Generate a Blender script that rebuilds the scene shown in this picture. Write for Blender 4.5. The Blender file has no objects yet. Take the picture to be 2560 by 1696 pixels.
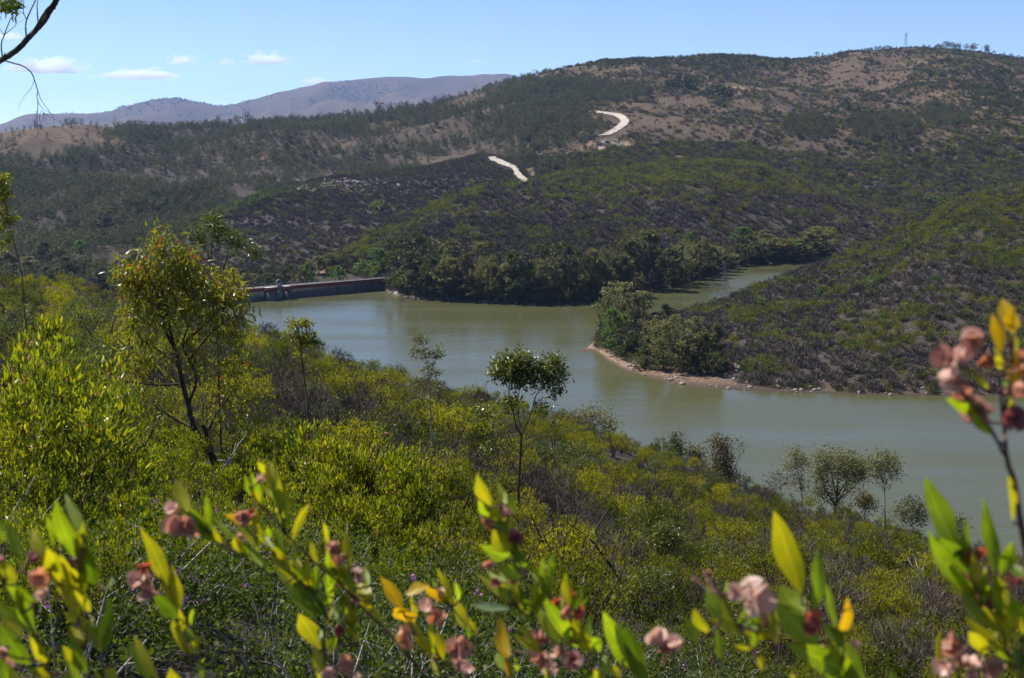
import bpy, math, random
import numpy as np
from mathutils import Vector

# ------------------------------------------------------------------ camera
sc = bpy.context.scene
COL = sc.collection
FPX, CX, CY = 1300.0, 512.0, 339.0
PITCH = math.atan((339 - 143) / FPX)
CAMZ = 60.0
cam_data = bpy.data.cameras.new("camera")
cam = bpy.data.objects.new("camera", cam_data)
COL.objects.link(cam)
cam.location = (0, 0, CAMZ)
cam.rotation_euler = (math.pi / 2 - PITCH, 0, 0)
cam_data.sensor_width = 36.0
cam_data.lens = FPX / 1024 * 36
cam_data.clip_start = 0.05
cam_data.clip_end = 60000
cam_data.dof.use_dof = True
cam_data.dof.focus_distance = 45.0
cam_data.dof.aperture_fstop = 10.0
sc.camera = cam

# ------------------------------------------------------------------ light
SUN_AZ, SUN_EL = math.radians(-62), math.radians(52)
world = bpy.data.worlds.new("World")
sc.world = world
world.use_nodes = True
nt = world.node_tree
bg = nt.nodes["Background"]
sky = nt.nodes.new("ShaderNodeTexSky")
sky.sky_type = 'NISHITA'
sky.sun_disc = False
sky.sun_elevation = SUN_EL
sky.sun_rotation = SUN_AZ
sky.altitude = 0
sky.air_density = 0.5
sky.dust_density = 0.05
sky.ozone_density = 2.8
nt.links.new(sky.outputs[0], bg.inputs[0])
bg.inputs[1].default_value = 0.1
sun_data = bpy.data.lights.new("sun", 'SUN')
sun_data.energy = 4.7
sun_data.angle = math.radians(0.5)
sun_data.color = (1.0, 0.955, 0.88)
sun = bpy.data.objects.new("sun", sun_data)
COL.objects.link(sun)
SUNV = Vector((math.sin(SUN_AZ) * math.cos(SUN_EL), math.cos(SUN_AZ) * math.cos(SUN_EL), math.sin(SUN_EL)))
sun.rotation_euler = (-SUNV).to_track_quat('-Z', 'Y').to_euler()
sc.view_settings.view_transform = 'Standard'
sc.view_settings.look = 'None'
sc.view_settings.exposure = 0.8
sc.view_settings.gamma = 1.0
sc.render.engine = 'CYCLES'
cy = sc.cycles
cy.max_bounces = 16
cy.diffuse_bounces = 3
cy.glossy_bounces = 2
cy.transmission_bounces = 4
cy.transparent_max_bounces = 8
cy.volume_bounces = 16
cy.use_denoising = True
cy.caustics_reflective = False
cy.caustics_refractive = False

# ------------------------------------------------------------------ picture <-> place
SD = 1024 / 2367.0          # layout was measured on a 2367 px wide view


def ray(xd, yd):
    x = (np.asarray(xd, float) * SD - CX) / FPX
    y = -(np.asarray(yd, float) * SD - CY) / FPX
    dy = math.cos(PITCH) + y * math.sin(PITCH)
    dz = -math.sin(PITCH) + y * math.cos(PITCH)
    return x / dy, dz / dy


def pt(xd, yd, Y):
    q, e = ray(xd, yd)
    return np.array([float(q) * Y, Y, CAMZ + float(e) * Y])


def proj(P):
    P = np.asarray(P, float)
    X, Y, Z = P[..., 0], P[..., 1], P[..., 2] - CAMZ
    d = Y * math.cos(PITCH) - Z * math.sin(PITCH)
    up = Y * math.sin(PITCH) + Z * math.cos(PITCH)
    d = np.maximum(d, 1e-3)
    return (CX + FPX * X / d) / SD, (CY - FPX * up / d) / SD


def crop(x0, y0, s):
    return lambda x, y: ((x0 + x * s) * 0.92461, (y0 + y * s) * 0.92461)


K1 = crop(0, 1150, 0.3482)
K2 = crop(560, 1150, 0.3482)
K3 = crop(1120, 1150, 0.3482)
K4 = crop(1700, 1150, 0.3633)
K5 = crop(2200, 700, 0.3826)
K6 = crop(200, 520, 0.459)
K7 = crop(0, 430, 0.2105)
K8 = crop(1180, 860, 0.3571)
KB = crop(1280, 848, 0.5408)
KR = crop(1200, 240, 0.1859)
KD = crop(560, 620, 0.1859)
KT = crop(0, 0, 0.2296)
KE = crop(1480, 560, 0.2551)
KL = crop(940, 560, 0.2619)
KH = crop(2040, 60, 0.2197)


# ------------------------------------------------------------------ noise
def _hash(ix, iy, seed):
    h = (ix * 374761393 + iy * 668265263 + seed * 974634777) & 0xFFFFFFFF
    h = ((h ^ (h >> 13)) * 1274126177) & 0xFFFFFFFF
    h = h ^ (h >> 16)
    return (h & 0xFFFFFF) / float(0xFFFFFF) * 2 - 1


def vnoise(x, y, seed=0):
    x = np.asarray(x, float)
    y = np.asarray(y, float)
    ix = np.floor(x).astype(np.int64)
    iy = np.floor(y).astype(np.int64)
    fx = x - ix
    fy = y - iy
    fx = fx * fx * fx * (fx * (fx * 6 - 15) + 10)
    fy = fy * fy * fy * (fy * (fy * 6 - 15) + 10)
    a = _hash(ix, iy, seed)
    b = _hash(ix + 1, iy, seed)
    c = _hash(ix, iy + 1, seed)
    d = _hash(ix + 1, iy + 1, seed)
    return (a * (1 - fx) + b * fx) * (1 - fy) + (c * (1 - fx) + d * fx) * fy


def fbm(x, y, octv=4, seed=0, gain=0.5):
    s = 0
    a = 1.0
    t = 0
    for o in range(octv):
        s = s + a * vnoise(x * 2 ** o + 17.3 * o, y * 2 ** o - 9.1 * o, seed + o)
        t += a
        a *= gain
    return s / t


def sstep(a, b, x):
    t = np.clip((x - a) / (b - a), 0, 1)
    return t * t * (3 - 2 * t)


# ------------------------------------------------------------------ terrain as ridges
QG = np.linspace(-0.62, 0.62, 1241)


def _smooth(a, sig):
    if sig <= 0:
        return a
    n = int(4 * sig / (QG[1] - QG[0])) + 1
    k = np.exp(-0.5 * (np.arange(-n, n + 1) * (QG[1] - QG[0]) / sig) ** 2)
    k /= k.sum()
    return np.convolve(np.pad(a, n, mode='edge'), k, mode='valid')


def ridge(crest, base, sig=0.004, bsig=0.006):
    cq, ce = ray([c[0] for c in crest], [c[1] for c in crest])
    cY = np.array([c[2] for c in crest], float)
    E = _smooth(np.interp(QG, cq, ce), sig)
    Yc = _smooth(np.interp(QG, cq, cY), 0.02)
    bq = []
    bY = []
    bz = []
    for b in base:
        if b[2] is None:                      # a point of the shoreline: z = 0
            q, e = ray(b[0], b[1])
            bq.append(float(q)); bY.append(CAMZ / -float(e)); bz.append(0.0)
        else:
            q, e = ray(b[0], 600)
            bq.append(float(q)); bY.append(b[1]); bz.append(b[2])
    Yb = _smooth(np.interp(QG, bq, bY), bsig)
    zb = _smooth(np.interp(QG, bq, bz), 0.01)
    return dict(zc=CAMZ + E * Yc, Yc=Yc, Yb=Yb, zb=zb)


def rheight(L, q, Y, a=1.35, back=0.3, w=25.0, front=0.25):
    zc = np.interp(q, QG, L['zc'])
    Yc = np.interp(q, QG, L['Yc'])
    Yb = np.interp(q, QG, L['Yb'])
    zb = np.interp(q, QG, L['zb'])
    t = (Y - Yb) / np.maximum(Yc - Yb, 1.0)
    tc = np.clip(t, 0, 1)
    p = 1 - (1 - tc) ** a
    z = zb + (zc - zb) * p
    d = np.maximum(Y - Yc, 0)
    z = z - back * (np.sqrt(d * d + w * w) - w)
    z = z - front * np.maximum(Yb - Y, 0)
    return z, t


NEAR = [(-400, 560, 190), (0, 650, 170), (150, 662, 150), (280, 695, 130), (450, 730, 120), (600, 778, 112), (700, 808, 108), (800, 850, 105),
        (950, 882, 100), (1050, 925, 98), (1150, 948, 98), (1300, 985, 98), (1430, 1040, 98),
        (1560, 1080, 98), (1700, 1128, 98), (1800, 1178, 98), (1900, 1203, 98), (2030, 1232, 98), (2200, 1285, 98),
        (2367, 1330, 98), (2700, 1420, 98)]
LF = ridge(NEAR, [(0, 0, 58.3), (2367, 0, 58.3)], 0.008)
LE = ridge([(1200, 900, 380), (1340, 830, 385), (1400, 776, 398), (1450, 748, 412), (1520, 742, 430), (1580, 726, 446), (1681, 698, 470), (1725, 680, 482),
            (1795, 655, 498), (1875, 626, 515), (2000, 574, 532), (2130, 505, 555), (2260, 456, 570), (2367, 436, 580), (2700, 400, 600)],
           [(1200, 850, None), (1370, 810, None), (1383, 812, None), (1400, 833, None), (1440, 856, None), (1490, 872, None), (1560, 890, None), (1650, 900, None),
            (1750, 906, None), (1880, 910, None), (2000, 914, None), (2200, 916, None), (2367, 918, None), (2700, 925, None)], 0.004, 0.003)
LD = ridge([(560, 690, 560), (680, 650, 580), (740, 612, 620), (800, 585, 650), (900, 530, 690), (1000, 480, 740), (1130, 430, 800), (1220, 420, 830), (1330, 404, 880),
            (1450, 389, 920), (1560, 366, 950), (1650, 371, 940), (1750, 389, 910), (1850, 424, 870), (1950, 464, 850),
            (2080, 494, 840), (2200, 515, 840), (2367, 525, 850), (2700, 530, 850)],
           [(600, 575, -8), (800, 560, -6), (880, 668, None), (900, 681, None), (960, 692, None), (1050, 698, None), (1150, 703, None), (1250, 706, None),
            (1391, 695, None), (1480, 682, None), (1577, 658, None), (1640, 638, None), (1681, 623, None), (1731, 613, None), (1800, 609, None), (1890, 606, None),
            (1960, 604, None), (2367, 600, None)], 0.004, 0.004)
LC = ridge([(100, 690, 700), (330, 600, 740), (380, 560, 770), (430, 526, 800), (500, 496, 830), (560, 472, 860), (650, 436, 900), (760, 415, 950), (880, 406, 1000),
            (1000, 387, 1050), (1120, 362, 1100), (1200, 378, 1080), (1350, 430, 1000), (1500, 470, 950), (2367, 600, 900)],
           [(0, 590, -14), (600, 590, -9), (900, 640, -5), (1200, 760, 10), (2367, 760, 10)], 0.004)
LB = ridge([(-400, 318, 1400), (0, 304, 1400), (100, 294, 1420), (200, 287, 1440), (280, 292, 1460), (380, 297, 1500), (480, 294, 1520), (560, 291, 1540),
            (700, 283, 1580), (850, 272, 1620), (1000, 250, 1660), (1050, 232, 1690), (1120, 206, 1720), (1180, 190, 1740), (1240, 173, 1760),
            (1300, 158, 1790), (1400, 138, 1830), (1480, 134, 1850), (1570, 130, 1880), (1650, 123, 1900), (1725, 128, 1920),
            (1800, 137, 1940), (1860, 134, 1950), (1920, 127, 1970), (1960, 120, 1980), (2000, 115, 1990), (2100, 109, 2000), (2200, 109, 2000),
            (2280, 117, 2000), (2367, 132, 2000), (2700, 170, 2000)],
           [(-400, 640, -10), (0, 640, -12), (300, 660, -14), (560, 690, -8), (900, 820, 5), (1200, 1060, 42), (1500, 1080, 52),
            (1750, 1010, 40), (2000, 900, 18), (2367, 880, 22), (2700, 880, 30)], 0.003, 0.02)
LM = ridge([(-400, 300, 8840), (0, 290, 8840), (60, 264, 9010), (130, 262, 9010), (200, 264, 9010), (240, 260, 9010), (340, 232, 9350), (400, 224, 9350), (450, 232, 9520),
            (520, 242, 9690), (600, 227, 9860), (650, 208, 10030), (700, 200, 10200), (760, 187, 10370), (880, 176, 10540), (990, 177, 10540), (1060, 176, 10540),
            (1140, 171, 10540), (1175, 170, 10540), (1230, 190, 10540), (1400, 200, 10540), (2000, 190, 10540), (2700, 220, 10540)],
           [(-400, 4600, 0), (2700, 4800, 0)], 0.0025)


def smax(a, b, k):
    h = np.clip(0.5 + 0.5 * (a - b) / k, 0, 1)
    return b * (1 - h) + a * h + k * h * (1 - h)


def gully(X, Y, s, seed):
    wx = X + 0.35 * s * fbm(X / s, Y / s, 2, seed + 40)
    wy = Y + 0.35 * s * fbm(X / s + 31, Y / s, 2, seed + 50)
    n = fbm(wx / s, wy / (s * 2.2), 4, seed)
    return 1 - 2.4 * np.abs(n)


def layers(X, Y):
    X = np.asarray(X, float)
    Y = np.asarray(Y, float)
    Yp = np.maximum(Y, 1.0)
    q = np.clip(X / Yp, -0.62, 0.62)
    out = []
    # near slope (we stand on it)
    zc = np.interp(q, QG, LF['zc']); Yc = np.interp(q, QG, LF['Yc'])
    ec = (CAMZ - zc) / Yc
    e0 = np.interp(q, [-0.4, -0.25, -0.1, 0.05, 0.25, 0.45], [0.33, 0.35, 0.41, 0.48, 0.53, 0.55])
    Yn = np.clip(Y, 0, Yc)
    k = (np.exp(-Yn / 52.0) - np.exp(-Yc / 52.0)) / (1 - np.exp(-Yc / 52.0))
    z = CAMZ - 1.7 * np.exp(-Yn / 5.0) - Yn * (ec + (e0 - ec) * k) - 0.1 * np.minimum(Y, 0)
    s = -ec
    z = z + s * np.maximum(Y - Yc, 0)
    d = np.maximum(Y - Yc, 0)
    z = z - np.minimum(0.004 * d * d, 0.35 * d)
    z = z + 0.55 * fbm(X / 9.0, Y / 9.0, 3, 3) * np.clip((Y - 3) / 20, 0, 1)
    out.append(np.where(Y > 470, -60, z))
    far = Y > 120
    z, t = rheight(LE, q, Y, 1.35, 0.36, 18, 0.22)
    m = np.clip(t, 0, 1) * np.clip(1.15 - t, 0, 1) * 4
    z = z + m * 1.6 * gully(X, Y, 70, 11) + 0.5 * fbm(X / 14, Y / 14, 3, 12) * np.clip(t * 6, 0, 1)
    out.append(z)
    z, t = rheight(LD, q, Y, 1.4, 0.28, 30, 0.2)
    m = np.clip(t, 0, 1) * np.clip(1.1 - t, 0, 1) * 4
    z = z + m * 4.0 * gully(X, Y, 150, 21) + 0.8 * fbm(X / 25, Y / 25, 3, 22) * np.clip(t * 6, 0, 1)
    out.append(z)
    z, t = rheight(LC, q, Y, 1.25, 0.26, 30, 0.2)
    m = np.clip(t, 0, 1) * np.clip(1.1 - t, 0, 1) * 4
    z = z + m * 5.0 * gully(X, Y, 170, 31) + 0.8 * fbm(X / 25, Y / 25, 3, 32)
    out.append(z)
    z, t = rheight(LB, q, Y, 1.12, 0.3, 60, 0.12)
    m = np.clip(t * 1.2, 0, 1) * np.clip(1.04 - t, 0, 1) * 4
    z = z + np.clip(m, 0, 1) * (24.0 * (gully(X, Y, 330, 41) - 0.75) + 7.0 * (gully(X, Y, 110, 45) - 0.8)) + 1.6 * fbm(X / 45, Y / 45, 4, 42)
    out.append(z)
    z, t = rheight(LM, q, Y, 1.0, 0.3, 150, 0.05)
    m = np.clip(t * 1.2, 0, 1) * np.clip(1.03 - t, 0, 1) * 4
    z = z + np.clip(m, 0, 1) * np.clip((1 - t) * 6, 0, 1) * 190 * (gully(X, Y, 1500, 51) - 1) + np.clip((1 - t) * 8, 0, 1) * 45 * (gully(X, Y, 420, 55) - 1) + 14 * (1 - 2 * np.abs(fbm(X / 420, Y / 420, 4, 52))) - 8
    out.append(np.where(Y < 2400, -60, z))
    return out


def H(X, Y):
    ls = layers(X, Y)
    z = ls[0]
    for l, k in zip(ls[1:], (2.5, 3.0, 4.0, 8.0, 10.0)):
        z = smax(z, l, k)
    return np.maximum(z, -14.0)


def which(X, Y):
    return np.argmax(np.array(layers(X, Y)), axis=0)


_YS = np.exp(np.linspace(math.log(2.5), math.log(3000), 2200))


def hit(xd, yd, y0=2.5, y1=3000.0):
    q, e = ray(xd, yd)
    Y = _YS[(_YS >= y0) & (_YS <= y1)]
    d = CAMZ + float(e) * Y - H(float(q) * Y, Y)
    i = np.argmax(d < 0)
    if d[i] >= 0:
        i = int(np.argmin(d))
    Yh = Y[i]
    if i > 0 and d[i] < 0 < d[i - 1]:
        Yh = Y[i - 1] + (Y[i] - Y[i - 1]) * d[i - 1] / (d[i - 1] - d[i])
    X = float(q) * Yh
    return np.array([X, Yh, float(H(np.array([X]), np.array([Yh]))[0])])


def gz(x, y):
    return float(H(np.array([x], float), np.array([y], float))[0])


# ------------------------------------------------------------------ mesh helpers
def np_mesh(name, V, faces, mats=(), uv=None, smooth=False, midx=None):
    V = np.asarray(V, np.float32).reshape(-1, 3)
    if not isinstance(faces, list):
        faces = [faces]
    faces = [np.asarray(f, np.int32) for f in faces if len(f)]
    me = bpy.data.meshes.new(name)
    me.vertices.add(len(V))
    me.vertices.foreach_set('co', V.ravel())
    loops = np.concatenate([f.ravel() for f in faces])
    tot = np.concatenate([np.full(len(f), f.shape[1], np.int32) for f in faces])
    start = np.concatenate([[0], np.cumsum(tot)[:-1]]).astype(np.int32)
    me.loops.add(len(loops))
    me.loops.foreach_set('vertex_index', loops)
    me.polygons.add(len(tot))
    me.polygons.foreach_set('loop_start', start)
    me.polygons.foreach_set('loop_total', tot)
    if smooth:
        me.polygons.foreach_set('use_smooth', np.ones(len(tot), bool))
    if midx is not None:
        me.polygons.foreach_set('material_index', np.asarray(midx, np.int32))
    if uv is not None:
        l = me.uv_layers.new(name='UVMap')
        l.data.foreach_set('uv', np.asarray(uv, np.float32)[loops].ravel())
    for m in mats:
        me.materials.append(m)
    me.update(calc_edges=True)
    return me


def link(name, me, parent=None, loc=None):
    o = bpy.data.objects.new(name, me)
    COL.objects.link(o)
    if parent is not None:
        o.parent = parent
    if loc is not None:
        o.location = loc
    return o


def tag(o, label=None, cat=None, group=None, kind=None):
    if label: o['label'] = label
    if cat: o['category'] = cat
    if group: o['group'] = group
    if kind: o['kind'] = kind
    return o


def empty(name, loc, rz=0.0, s=1.0):
    o = bpy.data.objects.new(name, None)
    COL.objects.link(o)
    o.location = loc
    o.rotation_euler = (0, 0, rz)
    o.scale = (s, s, s)
    o.empty_display_size = 0.2
    return o


def unit(v):
    return v / np.maximum(np.linalg.norm(v, axis=-1, keepdims=True), 1e-9)


class Tubes:
    def __init__(self):
        self.V = []
        self.F = []
        self.n = 0

    def add(self, pts, radii, sides=5):
        pts = np.asarray(pts, float)
        radii = np.asarray(radii, float)
        m = len(pts)
        if m < 2:
            return
        tan = np.gradient(pts, axis=0)
        tan = unit(tan)
        ref = np.array([0.31, 0.87, 0.39]) if abs(tan[0][2]) > 0.7 else np.array([0.05, 0.1, 1.0])
        a = unit(np.cross(tan, ref))
        b = np.cross(tan, a)
        th = np.arange(sides) * 2 * math.pi / sides
        ring = (a[:, None, :] * np.cos(th)[None, :, None] + b[:, None, :] * np.sin(th)[None, :, None]) * radii[:, None, None] + pts[:, None, :]
        self.V.append(ring.reshape(-1, 3))
        i = np.arange(m - 1)[:, None] * sides
        j = np.arange(sides)[None, :]
        k = (j + 1) % sides
        f = np.stack([i + j, i + k, i + sides + k, i + sides + j], -1).reshape(-1, 4) + self.n
        self.F.append(f)
        self.n += m * sides

    def box(self, c, ax, ay, az):
        c, ax, ay, az = [np.asarray(v, float) for v in (c, ax, ay, az)]
        v = [c + sx * ax + sy * ay + sz * az for sx in (-1, 1) for sy in (-1, 1) for sz in (-1, 1)]
        f = np.array([[0, 1, 3, 2], [4, 6, 7, 5], [0, 4, 5, 1], [2, 3, 7, 6], [0, 2, 6, 4], [1, 5, 7, 3]]) + self.n
        self.V.append(np.array(v)); self.F.append(f); self.n += 8

    def mesh(self, name, mats, smooth=True):
        return np_mesh(name, np.concatenate(self.V), np.concatenate(self.F), mats, smooth=smooth)


T_DIAMOND = (np.array([[0, 0, 0], [.45, -.5, .1], [1, 0, -.05], [.45, .5, .1]]), [np.array([[0, 1, 2, 3]])])
T_LANCE = (np.array([[0, 0, 0], [.3, -.42, .12], [.66, -.38, .05], [1, 0, -.25], [.66, .38, .05], [.3, .42, .12]]),
           [np.array([[0, 1, 5], [2, 3, 4]]), np.array([[1, 2, 4, 5]])])


def leaves(P, D, N, L, W, templ=T_DIAMOND):
    tv, tf = templ
    D = unit(D)
    S = unit(np.cross(D, N))
    N2 = np.cross(S, D)
    V = (P[:, None, :] + D[:, None, :] * (tv[None, :, 0:1] * L[:, None, None])
         + S[:, None, :] * (tv[None, :, 1:2] * W[:, None, None]) + N2[:, None, :] * (tv[None, :, 2:3] * W[:, None, None]))
    n, k = len(P), len(tv)
    F = [(np.arange(n)[:, None, None] * k + f[None]).reshape(-1, f.shape[1]) for f in tf]
    return V.reshape(-1, 3), F


def spline(pts, n):
    pts = np.asarray(pts, float)
    if len(pts) < 3:
        t = np.linspace(0, 1, n)[:, None]
        return pts[0] * (1 - t) + pts[-1] * t
    d = np.concatenate([[0], np.cumsum(np.linalg.norm(np.diff(pts, axis=0), axis=1))])
    P = np.vstack([2 * pts[0] - pts[1], pts, 2 * pts[-1] - pts[-2]])
    u = np.linspace(0, d[-1], n)
    i = np.clip(np.searchsorted(d, u, side='right') - 1, 0, len(pts) - 2)
    t = ((u - d[i]) / np.maximum(d[i + 1] - d[i], 1e-9))[:, None]
    p0, p1, p2, p3 = P[i], P[i + 1], P[i + 2], P[i + 3]
    return 0.5 * (2 * p1 + (p2 - p0) * t + (2 * p0 - 5 * p1 + 4 * p2 - p3) * t ** 2 + (3 * p1 - p0 - 3 * p2 + p3) * t ** 3)


# ------------------------------------------------------------------ materials
def _mat(name):
    m = bpy.data.materials.new(name)
    m.use_nodes = True
    t = m.node_tree
    t.nodes.clear()
    out = t.nodes.new('ShaderNodeOutputMaterial')
    return m, t, out


def rgba(c):
    return (c[0], c[1], c[2], 1.0)


def ramp_node(t, cols, fac):
    r = t.nodes.new('ShaderNodeValToRGB')
    el = r.color_ramp.elements
    for i, c in enumerate(cols):
        p = i / max(1, len(cols) - 1)
        if i < 2:
            e = el[i]; e.position = p
        else:
            e = el.new(p)
        e.color = rgba(c)
    # two default elements may be out of order after adding more
    t.links.new(fac, r.inputs[0])
    return r.outputs[0]


def ramp_cols(t, cols, fac):
    r = t.nodes.new('ShaderNodeValToRGB')
    el = r.color_ramp.elements
    n = len(cols)
    el[0].position = 0.0; el[0].color = rgba(cols[0])
    el[1].position = 1.0; el[1].color = rgba(cols[-1])
    for i in range(1, n - 1):
        e = el.new(i / (n - 1)); e.color = rgba(cols[i])
    t.links.new(fac, r.inputs[0])
    return r.outputs[0]


def math_node(t, op, a, b=None):
    n = t.nodes.new('ShaderNodeMath')
    n.operation = op
    for i, v in enumerate((a, b)):
        if v is None:
            continue
        if isinstance(v, (int, float)):
            n.inputs[i].default_value = v
        else:
            t.links.new(v, n.inputs[i])
    return n.outputs[0]


def leafmat(name, cols, tcol=None, trans=0.4, rough=0.5, spec=0.3, island=0.6, scale=None):
    """Leaf colours spread over plants (object random) and over single leaves (island random)."""
    m, t, out = _mat(name)
    oi = t.nodes.new('ShaderNodeObjectInfo')
    ge = t.nodes.new('ShaderNodeNewGeometry')
    a = math_node(t, 'MULTIPLY', oi.outputs['Random'], 1 - island)
    b = math_node(t, 'MULTIPLY', ge.outputs['Random Per Island'], island)
    f = math_node(t, 'ADD', a, b)
    c = ramp_cols(t, cols, f)
    p = t.nodes.new('ShaderNodeBsdfPrincipled')
    t.links.new(c, p.inputs['Base Color'])
    p.inputs['Roughness'].default_value = rough
    p.inputs['Specular IOR Level'].default_value = spec
    if trans > 0:
        tr = t.nodes.new('ShaderNodeBsdfTranslucent')
        if tcol is None:
            t.links.new(c, tr.inputs[0])
        else:
            mx = t.nodes.new('ShaderNodeMix')
            mx.data_type = 'RGBA'
            mx.blend_type = 'MULTIPLY'
            mx.inputs[0].default_value = 1.0
            t.links.new(c, mx.inputs[6])
            mx.inputs[7].default_value = rgba(tcol)
            t.links.new(mx.outputs[2], tr.inputs[0])
        ms = t.nodes.new('ShaderNodeMixShader')
        ms.inputs[0].default_value = trans
        t.links.new(p.outputs[0], ms.inputs[1])
        t.links.new(tr.outputs[0], ms.inputs[2])
        t.links.new(ms.outputs[0], out.inputs[0])
    else:
        t.links.new(p.outputs[0], out.inputs[0])
    return m


def noisemat(name, cols, scale=8.0, rough=0.8, spec=0.2, bump=0.3, detail=5.0, stretch=None, metal=0.0):
    m, t, out = _mat(name)
    tc = t.nodes.new('ShaderNodeTexCoord')
    no = t.nodes.new('ShaderNodeTexNoise')
    no.inputs['Scale'].default_value = scale
    no.inputs['Detail'].default_value = detail
    src = tc.outputs['Object']
    if stretch:
        mp = t.nodes.new('ShaderNodeMapping')
        mp.inputs['Scale'].default_value = stretch
        t.links.new(src, mp.inputs[0])
        src = mp.outputs[0]
    t.links.new(src, no.inputs[0])
    mr = t.nodes.new('ShaderNodeMapRange')
    mr.inputs[1].default_value = 0.3
    mr.inputs[2].default_value = 0.7
    t.links.new(no.outputs[0], mr.inputs[0])
    c = ramp_cols(t, cols, mr.outputs[0])
    p = t.nodes.new('ShaderNodeBsdfPrincipled')
    t.links.new(c, p.inputs['Base Color'])
    p.inputs['Roughness'].default_value = rough
    p.inputs['Specular IOR Level'].default_value = spec
    p.inputs['Metallic'].default_value = metal
    if bump:
        bu = t.nodes.new('ShaderNodeBump')
        bu.inputs['Strength'].default_value = bump
        bu.inputs['Distance'].default_value = 0.3 / scale
        t.links.new(no.outputs[0], bu.inputs['Height'])
        t.links.new(bu.outputs[0], p.inputs['Normal'])
    t.links.new(p.outputs[0], out.inputs[0])
    return m


BARK = noisemat('dark_bark', [(0.035, 0.026, 0.02), (0.12, 0.09, 0.07)], 30, 0.85, 0.15, 0.5, stretch=(1, 1, 0.25))
BARK_GREY = noisemat('grey_bark', [(0.16, 0.14, 0.125), (0.42, 0.39, 0.35)], 8, 0.85, 0.15, 0.4, stretch=(1, 1, 0.3))
BARK_PALE = noisemat('pale_deadwood', [(0.3, 0.27, 0.24), (0.6, 0.56, 0.52)], 25, 0.8, 0.2, 0.3, stretch=(1, 1, 0.3))
TWIG = noisemat('twig_bark', [(0.06, 0.035, 0.028), (0.16, 0.09, 0.065)], 60, 0.75, 0.2, 0.3)

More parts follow.
